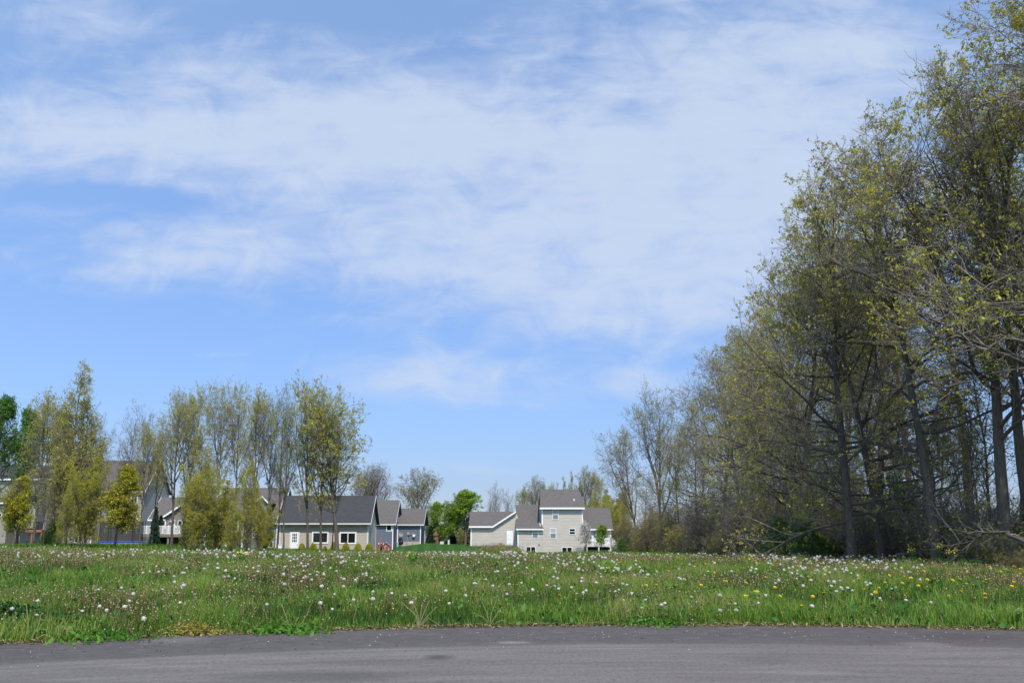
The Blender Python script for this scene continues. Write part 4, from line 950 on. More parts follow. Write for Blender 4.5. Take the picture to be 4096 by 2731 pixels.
T['willow2'] = make_tree(61, H=10, r=.06, base=.08, spread=2.1, n1=22, n2=6, n3=4, n4=2, ang_lo=62, ang_hi=28, up1=.06, twig=.007, wander=.15, leafn=8, leaf=.062, leaf_='leaf_yellow', shape=cone, fork=6, fl=(.45, 1.0), ft=(0, .06), fa=16, leaf_spread=.09)
T['slim'] = make_tree(22, H=12, r=.10, base=.10, spread=2.6, n1=26, n2=6, n3=4, n4=2, ang_lo=56, ang_hi=22, up1=.07, twig=.008, wander=.13, leafn=5, leaf=.058, leaf_='leaf_budy', shape=lambda h: np.interp(h, [0, .2, .5, .75, 1], [1, 1.1, .9, .55, .25]), fork=4, fl=(.35, .8), ft=(0, .25), fa=12)
T['shrub'] = make_tree(23, H=5, r=.05, base=.02, spread=2.2, n1=18, n2=6, n3=4, n4=2, ang_lo=75, ang_hi=25, up1=.04, twig=.007, wander=.15, leafn=4, leaf=.06, leaf_='leaf_yellow', shape=cone, fork=6, fl=(.4, 1.0), ft=(0, .06), fa=22)
egg = lambda h: np.interp(h, [0, .2, .35, .6, .85, 1], [.6, .95, 1, .8, .42, .1])
T['pear'] = make_tree(24, H=6, r=.09, base=.16, spread=1.9, n1=34, n2=8, n3=5, n4=3, ang_lo=62, ang_hi=20, up1=.09, twig=.008, wander=.12, leafn=8, leaf=.07, leaf_='leaf_yellow', shape=egg, leaf_spread=.08, twig_='twig_dark')
T['maple'] = make_tree(25, H=8, r=.14, base=.14, spread=3.6, n1=28, n2=7, n3=5, n4=3, ang_lo=58, ang_hi=22, up1=.10, twig=.010, wander=.12, leafn=9, leaf=.095, leaf_='leaf_lime', shape=egg, leaf_spread=.12)
T['dense'] = make_tree(26, H=13, r=.22, base=.2, spread=4.4, n1=26, n2=8, n3=5, n4=3, ang_lo=65, ang_hi=28, up1=.06, twig=.010, wander=.13, leafn=8, leaf=.095, leaf_='leaf_mid', leaf_spread=.12)
T['round'] = make_tree(27, H=13, r=.28, base=.18, spread=7.0, n1=17, n2=8, n3=5, n4=2, ang_lo=70, ang_hi=18, up1=.07, up2=.04, twig=.016, leafn=1, leaf=.09, leaf_='leaf_bud', shape=lambda h: np.interp(h, [0, .25, .5, .8, 1], [1, 1.05, .9, .65, .35]), fork=3)
T['round2'] = make_tree(28, H=13, r=.24, base=.15, spread=6.2, n1=17, n2=8, n3=5, n4=2, ang_lo=62, ang_hi=20, up1=.07, up2=.05, twig=.015, leafn=3, leaf=.09, leaf_='leaf_olive', shape=lambda h: np.interp(h, [0, .25, .5, .8, 1], [.9, 1, .9, .65, .35]), fork=3)
T['flower'] = make_tree(29, H=5, r=.09, base=.22, spread=2.2, n1=20, n2=6, n3=5, n4=3, ang_lo=65, ang_hi=20, up1=.08, twig=.012, leafn=3, leaf=.08, leaf_='blossom', shape=egg)
T['flowerG'] = make_tree(30, H=4.6, r=.07, base=.28, spread=2.2, n1=20, n2=6, n3=5, n4=3, ang_lo=68, ang_hi=24, up1=.08, twig=.012, leafn=4, leaf=.09, leaf_='leaf_lime', shape=egg)
TH = dict(r=.04, base=.01, ang_lo=85, ang_hi=28, up1=.05, wander=.20, twig=.007, fork=6, fl=(.4, 1.0), ft=(0, .08), fa=24, shape=lambda h: np.interp(h, [0, .3, .6, 1], [1.1, 1.0, .75, .4]))
T['pole'] = make_tree(50, H=12, r=.085, base=.25, spread=2.2, n1=20, n2=5, n3=4, n4=2, ang_lo=60, ang_hi=25, up1=.06, twig=.007, leafn=1, leaf=.05, leaf_='leaf_olive')
T['pole2'] = make_tree(51, H=12, r=.07, base=.12, spread=2.4, n1=24, n2=5, n3=4, n4=2, ang_lo=70, ang_hi=25, up1=.06, twig=.007, leafn=2, leaf=.05, leaf_='leaf_oak', fork=1)
T['vase'] = make_tree(40, H=16, r=.24, base=.34, spread=6.8, n1=15, n2=8, n3=5, n4=2, ang_lo=55, ang_hi=22, up1=.05, up2=.03, twig=.012, wander=.13, leafn=3, leaf=.075, leaf_='leaf_budy', shape=lambda h: np.interp(h, [0, .35, .6, .8, 1], [.8, 1, .95, .75, .5]), fork=3)
T['lean'] = make_tree(41, H=14, r=.2, base=.28, spread=6.5, n1=15, n2=8, n3=5, n4=2, ang_lo=60, ang_hi=30, up1=.04, up2=.03, twig=.012, wander=.13, leafn=2, leaf=.07, leaf_='leaf_budy', lean=-.28, side=(3.14, .6), fork=2)
T['thick'] = make_tree(31, H=4, spread=2.2, n1=22, n2=6, n3=5, n4=2, leafn=2, leaf=.055, leaf_='leaf_olive', **TH)
T['thickG'] = make_tree(32, H=4, spread=2.1, n1=22, n2=6, n3=5, n4=2, leafn=4, leaf=.075, leaf_='leaf_green', **TH)
T['thickD'] = make_tree(34, H=4, spread=2.1, n1=22, n2=6, n3=5, n4=2, leafn=0, leaf=.09, leaf_='leaf_green', **TH)
# measured half width of every crown
tree_w = {}
for k_, (tk, cr, H_) in T.items():
    co = np.zeros(len(cr.vertices) * 3, np.float32); cr.vertices.foreach_get('co', co); co = co.reshape(-1, 3)
    tree_w[id(cr)] = float(np.percentile(np.hypot(co[:, 0], co[:, 1]), 97.5))
def atw(px, top, D, wpx, tn, name, label, **k):
    """tree at pixel px, top at pixel row top, crown wpx photograph pixels wide"""
    tree = T[tn]; x = PX(px, D); z = tz(x, D); h = PZ(top, D) - z
    ws = (wpx / 2 * D / 4056) / (tree_w[id(tree[1])] * h / tree[2])
    return plant(tree, name, label, x, D, h, wscale=ws, z=z, rz=k.pop('rz', (px * .37) % 6.28), **k)
GL = 'trees standing in the left grove'
for row in [
    (-20, 1590, 84, 190, 'dense', 'dense_tree', 'deep green leafy tree at the far left edge, tallest dark crown there'),
    (70, 1640, 92, 170, 'dense', 'dense_tree', 'deep green leafy tree behind the young yellow tree at the far left'),
    (135, 1560, 80, 170, 'upA', 'budding_tree', 'olive budding tree between the deep green trees and the tall slim one'),
    (205, 1650, 90, 130, 'dense', 'dense_tree', 'green leafy tree half hidden behind the budding tree beside the tall slim one'),
    (262, 1462, 78, 230, 'slim', 'slim_tree', 'tallest slim olive tree with a pointed crown before the grey house gable'),
    (322, 1560, 80, 200, 'slim', 'slim_tree', 'shorter slim olive tree just right of the tallest pointed one'),
    (215, 1690, 76, 150, 'slim', 'slim_tree', 'low slim olive tree just left of the tallest pointed one'),
    (395, 1660, 95, 120, 'upBare', 'bare_tree', 'narrow bare tree rising over the grey house ridge, left one'),
    (468, 1605, 95, 190, 'upBare', 'bare_tree', 'rounded bare grey tree rising over the grey house ridge beside the vent'),
    (560, 1690, 82, 120, 'upA', 'bare_tree', 'narrow budding tree in front of the grey house right gable'),
    (608, 1672, 86, 110, 'upB', 'budding_tree', 'narrow budding tree between the grey house and the white deck'),
    (688, 1560, 80, 200, 'upB', 'budding_tree', 'wide pale budding tree with its trunk before the white railed deck'),
    (740, 1545, 84, 150, 'upA', 'budding_tree', 'budding tree right of the one standing before the white deck'),
    (797, 1712, 74, 170, 'slim', 'slim_tree', 'slender yellow green tree above the brown gabled house'),
    (868, 1528, 82, 150, 'upB', 'budding_tree', 'tall pale budding tree left of a twin of the same height'),
    (935, 1522, 82, 150, 'upB', 'budding_tree', 'tall pale budding tree right of a twin of the same height'),
    (1000, 1548, 78, 150, 'upA', 'budding_tree', 'tall olive budding tree over the porch of the slate house'),
    (1062, 1545, 80, 160, 'upGreen', 'green_topped_tree', 'tree with a fresh green top left of the tan outbuilding'),
    (1110, 1535, 88, 170, 'upBare', 'bare_tree', 'tall bare topped tree behind the green topped tree'),
    (1137, 1610, 82, 150, 'upGreen', 'green_topped_tree', 'tree with dark trunk and green upper leaves before the white door of the outbuilding'),
    (1234, 1508, 84, 190, 'upC', 'yellow_leafed_tree', 'tallest yellow leafed tree, its trunk right of the white door'),
    (1286, 1532, 84, 190, 'upC', 'yellow_leafed_tree', 'yellow leafed tree whose trunk crosses the outbuilding window'),
    (1330, 1640, 86, 120, 'upBare', 'bare_tree', 'thin bare tree between the two outbuilding windows'),
    (1350, 1585, 84, 300, 'upC', 'yellow_leafed_tree', 'yellow leafed tree leaning right between the outbuilding windows'),
]:
    px_, top, D, wpx, tn, nm, lb = row
    atw(px_, top, D, wpx * (1.3 if tn.startswith('up') else 1.15), tn, nm, lb, group=GL)
for i, (px_, top, D, wpx, tn, lb) in enumerate([
    (58, 1908, 70, 125, 'pear', 'egg shaped yellow green young tree at the far left before the taupe house'),
    (462, 1868, 74, 150, 'pear', 'egg shaped yellow green young tree standing before the trampoline')]):
    atw(px_, top, D, wpx, tn, 'young_tree', lb, group='young yellow green trees')
for i, (px_, top, D, wpx, tn, lb) in enumerate([
    (340, 1830, 74, 170, 'willow', 'loose yellow green tree left of the trampoline before the grey house'),
    (262, 1870, 72, 150, 'willow2', 'loose yellow green tree hiding the foot of the grey house front gable'),
    (800, 1850, 70, 170, 'willow', 'yellow green tree with dark stems right of the white deck'),
    (745, 1990, 72, 120, 'willow2', 'low yellow green tree over the stairs of the white deck'),
    (985, 1850, 68, 180, 'willow2', 'bright yellow green tree hiding the slate house front gable'),
    (880, 1925, 72, 190, 'willow', 'wide yellow green tree before the white porch'),
    (925, 2010, 66, 150, 'willow2', 'low yellow green tree between the porch and the slate gable'),
    (765, 1900, 73, 130, 'willow2', 'yellow green tree before the right roof slope of the brown gabled house'),
    (1032, 1935, 70, 130, 'willow2', 'thin yellow green tree hiding the right rake of the slate gable'),
    (1060, 2020, 76, 120, 'willow', 'small yellow green tree at the corner of the slate house')]):
    atw(px_, top, D, wpx, tn, 'spring_willow', lb, group='yellow green willows in the left grove')
atw(205, 2085, 76, 90, 'thickG', 'shrub', 'low green shrub under the tallest slim tree')
# leaf-bare stems at the far left
for px_, top, D, w_, lb in [(30, 1900, 77, 60, 'thin bare tree left of the young yellow tree'), (108, 1880, 74, 90, 'bare branched tree right of the young yellow tree'), (175, 1900, 74, 90, 'bare branched tree before the brown balcony')]:
    atw(px_, top, D, w_, 'upBare', 'bare_tree', lb, group=GL)
# background trees beyond the houses
for px_, top, D, w_, tn, nm, lb in [
    (1500, 1853, 175, 190, 'round', 'bare_tree', 'broad bare tree rising behind the blue house ridge'),
    (1420, 1880, 180, 150, 'round', 'bare_tree', 'bare tree behind the slate roof of the outbuilding'),
    (1668, 1872, 180, 195, 'round2', 'round_oak', 'round budding oak behind the lower blue house roof'),
    (1745, 2008, 165, 100, 'maple', 'maple', 'narrow olive green maple behind the play tower'),
    (1800, 2035, 160, 110, 'maple', 'maple', 'smallest low green maple between its two taller neighbours'),
    (1862, 1962, 160, 190, 'maple', 'maple', 'broad bright green maple left of the beige garage'),
    (1990, 1926, 190, 90, 'upBare', 'bare_tree', 'tall bare grey tree behind the beige garage roof'),
    (1958, 1985, 190, 70, 'upBare', 'bare_tree', 'short bare grey tree behind the beige garage roof, beside the green maple'),
    (2040, 1955, 190, 80, 'upBare', 'bare_tree', 'bare grey tree behind the right end of the garage roof'),
    (2095, 1945, 185, 80, 'upA', 'budding_tree', 'smaller budding tree behind the middle wing roof of the beige house'),
    (2142, 1902, 185, 100, 'round2', 'budding_tree', 'tallest budding tree left of the tall block of the beige house'),
    (2200, 1930, 188, 70, 'upA', 'budding_tree', 'low budding tree just above the left end of the tall roof'),
    (2250, 1910, 188, 60, 'slim', 'slim_tree', 'slim budding tree above the tall roof, left of its taller twin'),
    (2282, 1888, 188, 60, 'slim', 'slim_tree', 'slim pointed budding tree above the tall roof, taller of the pair'),
    (2345, 1864, 180, 110, 'round2', 'budding_tree', 'tall budding tree just right of the tall roof'),
    (2395, 1884, 182, 80, 'upA', 'budding_tree', 'second budding tree right of the tall roof, before the wood'),
    ]:
    atw(px_, top, D, w_, tn, nm, lb, group='trees beyond the houses')
for i, (px_, top, D, w_) in enumerate([(2360, 1990, 165, 130), (2430, 1960, 165, 130), (2490, 1950, 160, 130), (2460, 2000, 152, 100), (2410, 2020, 155, 90)]):
    atw(px_, top, D, w_, 'willow', 'olive_tree', 'loose olive green tree massed behind the right wing of the beige house', group='olive trees behind the right wing')
for px_, top, w_, lb in [(2345, 2085, 60, 'white blossoming tree before the corner of the beige house'), (2405, 2100, 72, 'leafy green tree with white blossom before the white deck')]:
    atw(px_, top, 134, w_ * 1.1, 'flower' if px_ < 2400 else 'flowerG', 'blossoming_tree', lb, group='small trees by the beige house')
atw(2470, 2150, 133, 50, 'flower', 'blossoming_shrub', 'small sparse blossoming shrub at the foot of the deck stairs')
atw(1842, 2110, 150, 36, 'shrub', 'young_tree', 'small orange green young tree before the bright maple, left of the garage')
# conifers
def make_conifer(seed, H, rad, lf='needle'):
    rng = np.random.default_rng(seed); N = 70
    z = np.linspace(.04, .97, N) * H; n = 9; cen = []
    P_, R_ = [], []
    for zz in z:
        L = rad * (1 - zz / H) ** .85 + .05
        az = rng.uniform(0, 6.28, n)
        for a in az:
            Lr = L * rng.uniform(.7, 1.1); tt = np.linspace(0, 1, 5)
            p = np.stack([np.cos(a) * Lr * tt, np.sin(a) * Lr * tt, zz - .18 * Lr * tt + .1 * Lr * tt ** 2], -1); P_.append(p); R_.append(np.linspace(.012, .005, 5))
            k = int(14 * Lr / rad) + 4; f = rng.random(k)[:, None]
            cen.append(p[0] * (1 - f) + p[-1] * f + rng.normal(0, .05, (k, 3)))
    v1, q1 = tubes(np.array(P_), np.array(R_), 3); v2, q2 = leaves(rng, np.concatenate(cen), .14, .3, 2.2)
    cr = np_mesh('crown', np.concatenate([v1, v2]), np.concatenate([q1, q2 + len(v1)]), mats=[M['twig_dark'], M[lf]], qmi=np.concatenate([np.zeros(len(q1)), np.ones(len(q2))]))
    p = np.zeros((1, 3, 3)); p[0, :, 2] = [-.4, H * .5, H]; tv, tq = tubes(p, np.array([[.1, .06, .01]]), 7)
    tk = np_mesh('trunk', tv, tq, mats=[M['bark']]); tree_w[id(cr)] = rad
    return tk, cr, H
T['spruce'] = make_conifer(5, 5.0, 1.2)
atw(618, 2025, 116, 52, 'spruce', 'spruce', 'dark spruce between the grey house and the white deck')
atw(640, 2060, 118, 60, 'spruce', 'spruce', 'dark spruce right behind the white deck railing')
atw(1722, 2110, 152, 40, 'spruce', 'spruce', 'small blue green spruce beside the play tower')
atw(1810, 2135, 165, 70, 'spruce', 'spruce', 'low dark spruce under the green maples, left one')
atw(1850, 2140, 165, 60, 'spruce', 'spruce', 'low dark spruce under the green maples, right one')
# clipped shrubs along the tan outbuilding
def make_ball(seed, r):
    rng = np.random.default_rng(seed); d = norm(rng.normal(0, 1, (2600, 3))); d[:, 2] = np.abs(d[:, 2]) * 1.0
    rr = r * (1 - .35 * rng.random(2600) ** 3) * (1 + .10 * np.sin(d[:, 0] * 7 + seed) * np.sin(d[:, 1] * 6)); c_ = d * rr[:, None] * np.array([1, 1, 1.15])
    v, q = leaves(rng, c_, .06, .3, 1.5); 
    cr = np_mesh('foliage', v, q, mats=[M['leaf_yellow']])
    P_ = np.zeros((12, 3, 3)); P_[:, 1] = norm(rng.normal(0, 1, (12, 3)) + [0, 0, 1.4]) * r * .5; P_[:, 2] = P_[:, 1] * 1.7
    v, q = tubes(P_, np.tile([.02, .012, .006], (12, 1)), 4)
    return np_mesh('stems', v, q, mats=[M['twig_dark']]), cr
BS = [make_ball(1, .42), make_ball(2, .42)]
M['leaf_yellow2'] = M['leaf_yellow']
for i, (X_1, w_, lb) in enumerate([(312, 62, 'clipped round yellow green shrub right beside the white door'), (402, 64, 'clipped round shrub under the left window of the outbuilding'), (493, 44, 'clipped round shrub right of the thick trunk below the left window'),
        (568, 74, 'clipped round shrub behind the two thin trunks'), (655, 64, 'clipped round shrub under the right window of the outbuilding'), (752, 60, 'clipped round shrub just right of the right window'), (838, 62, 'clipped round shrub at the right corner of the outbuilding')]):
    D = 98.5; x = PX(1050 + X_1 / 1.96, D); s_ = (w_ / 1.96 * D / 4056) / .9
    o = thing('clipped_shrub', lb, 'shrub', (x, D, max(tz(x, D), PZ(2212, D))), 'clipped shrubs along the outbuilding', i * 1.3); o.scale = (s_, s_, s_ * 1.9)
    a, b_ = BS[i % 2]; link('stems', a, o); link('foliage', b_, o)
# --- the wood on the right
GW = 'trees of the right hand wood'
rngw = np.random.default_rng(77)
near = [  # x, y, height above the ground, tree, label
    (17.2, 26.5, 19.0, 'oakE', 'nearest oak at the right end of the field, its limbs reaching past the picture edge'),
    (15.8, 32.5, 17.6, 'oakE', 'thick trunked oak in the cluster of trunks at the near end of the wood'),
    (17.2, 33.5, 17.4, 'inner', 'second trunk of the near trunk cluster, with a high crown'),
    (17.6, 30.6, 17.6, 'inner2', 'forked trunk right of the near trunk cluster'),
    (14.4, 39.5, 15.4, 'oakC', 'wide yellow leafed oak leaning out over the dandelions, second from the near end'),
    (14.6, 35.0, 17.2, 'oakB', 'tall olive oak rising between the near trunk cluster and the leaning yellow one'),
    (12.9, 38.5, 15.6, 'oakA', 'oak standing furthest out in the field, its pale crown tip on the skyline'),
    (15.8, 43.5, 16.4, 'oakB', 'olive oak with steep limbs behind the low yellow boughs'),
    (13.9, 49, 15.8, 'oakC', 'bright yellow leafed oak in the middle of the wood edge'),
    (15.6, 56.0, 16.2, 'oakA', 'tall oak standing over the green thicket'),
    (16.2, 63.0, 16.2, 'oakB', 'olive crowned oak past the green thicket'),
    (17.6, 70.0, 16.4, 'oakA', 'oak with a rounded yellow top far along the wood edge'),
    (17.6, 78.0, 16.2, 'oakD', 'dark twigged oak far along the wood edge'),
    (18.0, 86.0, 16.5, 'oakC', 'oak near the far end of the wood edge, last of the dense wall'),
]
for i, (x, y, h_, tn, lb) in enumerate(near):
    plant(T[tn], 'oak_tree', lb, x, y, h_, rz=(i * 2.4) % 6.28, group=GW, wscale=1.0)
mk = [(18.5, 24.5, 18, 'inner2'), (20.5, 29, 18.5, 'inner'), (22, 34, 18, 'inner'), (19.6, 39, 16.5, 'inner2'), (20.6, 45.5, 17, 'inner'), (18.6, 52, 15, 'oakD'), (23, 47, 18, 'inner'),
      (20.5, 63, 16.5, 'inner2'), (24, 61, 17.5, 'inner'), (20.4, 71, 16.5, 'oakD'), (24.5, 69, 17.5, 'inner2'), (21, 80, 16, 'inner'), 
      (22, 92, 16, 'inner')]
for i, (x, y, h_, tn) in enumerate(mk):
    plant(T[tn], 'inner_tree', 'grey trunked tree standing inside the wood behind its outer oaks', x, y, h_, rz=(i * 1.7) % 6.28, group='grey trunked trees inside the wood')
rs_ = np.random.default_rng(55)
for i in range(38):
    y = 30 + 70 * (i + .5) / 38 + rs_.uniform(-1, 1); x = 15.8 + abs(rs_.normal(0, 2.6)) + (y - 30) * .03; hh_ = rs_.uniform(5, 12)
    plant(T['pole' if i % 2 else 'pole2'], 'sapling', 'thin bare sapling standing among the trunks at the edge of the wood', x, y, hh_, rz=i * 1.3, group='thin bare saplings in the wood')
for px_, top, D, w_, tn, lb in [
    (2640, 1545, 98, 330, 'vase', 'tall vase shaped tree left of the dense wood, standing clear against the sky'),
    (2560, 1700, 106, 360, 'lean', 'bare limbed tree leaning left at the far tip of the wood'),
    (2580, 1900, 98, 170, 'oakD', 'shorter dark twigged tree under the leaning bare tree'),
    (2720, 1720, 92, 260, 'oakB', 'olive tree in front of the vase shaped tree'),
    (2790, 1570, 96, 260, 'oakA', 'dark twigged tree between the vase shaped tree and the dense wall')]:
    atw(px_, top, D, w_, tn, 'edge_tree', lb, group=GW)
# thickets along the wood's foot
for i, (px_, top, D, w_, tn, lb) in enumerate([
    (2515, 2060, 96, 150, 'thick', 'bare olive thicket beside the deck stairs at the tip of the wood'), (2490, 2150, 92, 60, 'thickG', 'dark green shrub at the foot of the tip of the wood'),
    (2590, 2050, 92, 150, 'thick', 'olive thicket under the leaning bare tree'), (2680, 2060, 86, 160, 'thick', 'olive thicket under the vase shaped tree'),
    (2720, 2100, 80, 150, 'shrub', 'yellow green thicket left of the dark gap in the wood foot'), (2790, 1980, 76, 170, 'thickD', 'bare dark thicket under the dense wall of twigs'),
    (2880, 2090, 70, 160, 'thick', 'olive brown thicket with low green leaves beside it'), (2960, 1960, 66, 180, 'thickD', 'bare grey thicket left of the fresh green thicket'),
    (3060, 2000, 60, 170, 'thick', 'twiggy olive thicket touching the fresh green thicket'), (3150, 2070, 47, 190, 'thickG', 'fresh green leafed thicket at the foot of the wood, left one'),
    (3250, 2080, 45, 200, 'thickG', 'fresh green leafed thicket at the foot of the wood, right one'), (3330, 1990, 49, 200, 'thick', 'olive thicket right of the fresh green thickets'),
    (3430, 2040, 45, 180, 'thickD', 'bare thicket before the red shed glimpse'), (3560, 2090, 42, 230, 'thick', 'twiggy olive thicket near the yellow cress'),
    (3700, 2080, 40, 240, 'thick', 'loose olive thicket under the low bough'), (3640, 1900, 44, 300, 'thickG', 'tall green leafed sapling inside the wood, above the low boughs'),
    (3800, 2040, 37, 230, 'thick', 'bare twiggy thicket left of the near trunk cluster'), (3870, 2240, 31, 110, 'thickG', 'small green leafed bush at the foot of the near trunk cluster'),
    (4080, 2200, 30, 200, 'thick', 'low olive thicket right of the near trunk cluster')]):
    atw(px_, top, D, w_, tn, 'thicket', lb, group='thickets along the foot of the wood')
# low boughs lying down to the ground
def bough(seed, pts_, r0, name, label):
    rng = np.random.default_rng(seed); p = np.array(pts_, float)
    o = thing(name, label, 'branch', tuple(p[0])); p = p - p[0]
    n = 10; tt = np.linspace(0, len(p) - 1, n); i0 = np.minimum(tt.astype(int), len(p) - 2); f = (tt - i0)[:, None]
    q = (p[i0] * (1 - f) + p[i0 + 1] * f)[None] + rng.normal(0, .05, (1, n, 3)); q[0, 0] = 0
    d = np.zeros_like(q); d[:, 1:] = norm(q[:, 1:] - q[:, :-1]); d[:, 0] = d[:, 1]; rad = np.linspace(r0, r0 * .25, n)[None]
    L0 = (q, d, rad)
    a, dd, rr, t_, _ = kids(rng, *L0, 9, .2, .98, 40, 12); L1 = grow(rng, a, dd, rng.uniform(.5, 1.6, len(t_)), np.minimum(rr * .6, .025), .008, 5, .12, .0)
    a, dd, rr, t_, _ = kids(rng, *L1, 6, .2, .98, 45, 12); L2 = grow(rng, a, dd, rng.uniform(.2, .7, len(t_)), np.full(len(t_), .008), .004, 3, .15, 0)
    v, qd = tubes(L0[0], L0[2], 7); link('limb', np_mesh('limb', v, qd, mats=[M['bark' if seed == 3 else 'bark_pale']], smooth_=True), o)
    v1, q1 = tubes(L1[0], L1[2], 4); v2, q2 = tubes(L2[0], L2[2], 3); link('twigs', np_mesh('twigs', np.concatenate([v1, v2]), np.concatenate([q1, q2 + len(v1)]), mats=[M['twig']]), o)
def gp(px, py, D): return tuple(pt(px, py, D))
def gnd(px, D, dz=.05): x = PX(px, D); return (x, D, tz(x, D) + dz)
bough(1, [gnd(3360, 41, .1), gp(3440, 2150, 41.5), gp(3500, 2100, 42), gp(3560, 2060, 42.5)], .05, 'fallen_bough', 'pale dead bough propped from the grass edge up into the wood')
bough(2, [gnd(3560, 38, .3), gp(3680, 2212, 37), gp(3800, 2180, 35), gp(3880, 2140, 34), gp(3960, 2080, 33.5)], .05, 'fallen_bough', 'long low dead bough hanging left from the near trunk cluster')
bough(3, [gp(4110, 2170, 28), gp(4040, 2130, 28.5), gp(3960, 2118, 29), gp(3880, 2160, 30), gp(3800, 2200, 31)], .06, 'fallen_bough', 'grey dead bough crossing in front of the near trunk cluster')
# undergrowth: nobody could count it
rng = np.random.default_rng(31); n = 19000; y = rng.uniform(29, 108, n); x = 14.6 + np.abs(rng.normal(0, 5, n)) + np.maximum(0, (y - 60) * .04) - np.where(y > 84, (y - 84) * .22, 0) + np.where(y < 36, 1.5, 0); hU = rng.gamma(3, .28, n).clip(.2, 2.4)
b0 = np.stack([x, y, terrain(x, y) - .05], -1); dU = norm(rng.normal(0, .45, (n, 3)) * [1, 1, .2] + [0, 0, 1])
U = grow(rng, b0, dU, hU, np.full(n, .010), .004, 3, .18, 0.0); a, dd, rr, t_, _ = kids(rng, *U, 4, .25, .98, 45, 15); U2 = grow(rng, a, dd, rng.uniform(.15, .6, len(t_)), np.full(len(t_), .006), .003, 2, .2, 0)
v1, q1 = tubes(U[0], U[2], 3); v2, q2 = tubes(U2[0], U2[2], 3); e = U2[0][:, -1]; e = e[rng.random(len(e)) < .5 + .5 * np.sin(e[:, 1] * .45) ]; v3, q3 = leaves(rng, e + rng.normal(0, .05, e.shape), .06, .3)
o = link('undergrowth', np_mesh('undergrowth', np.concatenate([v1, v2, v3]), np.concatenate([q1, q2 + len(v1), q3 + len(v1) + len(v2)]), mats=[M['twig_brown'], M['leaf_olive']], qmi=np.concatenate([np.zeros(len(q1) + len(q2)), np.ones(len(q3))]))); tag(o, 'tangled brown undergrowth along the foot of the wood', kind='stuff')
rng = np.random.default_rng(37); n = 6400; y = 31 + 77 * rng.random(n) ** 1.25; x = 15.0 + np.abs(rng.normal(0, 2.2, n)) + np.maximum(0, (y - 60) * .035) - np.where(y > 84, (y - 84) * .2, 0); hU = rng.gamma(4, .62, n).clip(.8, 5.5) * np.where(y < 46, .7, 1.25) * (.75 + .35 * np.sin(y * .55) * np.sin(y * .21 + 1))
b0 = np.stack([x, y, terrain(x, y) - .05], -1); dU = norm(rng.normal(0, .22, (n, 3)) * [1, 1, .2] + [0, 0, 1])
U = grow(rng, b0, dU, hU, np.full(n, .014), .004, 5, .14, .0); a, dd, rr, t_, pi = kids(rng, *U, 9, .12, .98, 48, 14); U2 = grow(rng, a, dd, hU[pi] * rng.uniform(.10, .34, len(t_)), np.full(len(t_), .007), .003, 3, .2, 0)
a, dd, rr, t_, pi = kids(rng, *U2, 3, .2, .98, 45, 14); U3 = grow(rng, a, dd, rng.uniform(.12, .4, len(t_)), np.full(len(t_), .0045), .003, 2, .2, 0)
v1, q1 = tubes(U[0], U[2], 3); v2, q2 = tubes(U2[0], U2[2], 3); v4, q4 = tubes(U3[0], U3[2], 3); e = U3[0][:, -1]; e = e[rng.random(len(e)) < .35 + .6 * np.sin(e[:, 1] * .35 + 2) * np.sin(e[:, 2] * 1.4)]; v3, q3 = leaves(rng, e + rng.normal(0, .04, e.shape), .06, .3)
nt = len(v1) + len(v2) + len(v4)
o = link('understorey_brush', np_mesh('understorey_brush', np.concatenate([v1, v2, v4, v3]), np.concatenate([q1, q2 + len(v1), q4 + len(v1) + len(v2), q3 + nt]), mats=[M['twig'], M['leaf_olive']], qmi=np.concatenate([np.zeros(len(q1) + len(q2) + len(q4)), np.ones(len(q3))]))); tag(o, 'wispy grey brush filling the foot of the wood between the trunks', kind='stuff')
# far treeline: nobody could count it
rng = np.random.default_rng(5); cl = []; 
for _ in range(900):
    x = rng.uniform(-190, 260); y = rng.uniform(255, 300); hh_ = rng.uniform(4, 8) * (.75 + .35 * math.sin(x * .11) * math.sin(x * .037 + 1))
    k = 90; a = norm(rng.normal(0, 1, (k, 3))) * rng.random((k, 1)) ** .4 * np.array([3.2, 3.2, hh_ * .5]); cl.append(a + [x, y, hh_ * .52 - .3])
v, q = leaves(rng, np.concatenate(cl), .7, .3, 1.4); fw = link('distant_woods', np_mesh('distant_woods', v, q, mats=[leafmat('far_leaf', [(.06, .07, .03), (.11, .12, .045), (.15, .16, .06)], .2, .05)])); tag(fw, 'hazy olive treeline far beyond the houses', kind='stuff')
#PART4
# ------------------------------------------------------------------ the dandelion field
rng = np.random.default_rng(9)
def vnoise(x, y, s, seed=0):
    return np.array([mnoise.noise(Vector((a / s, b_ / s, seed * 3.7))) for a, b_ in zip(x, y)])
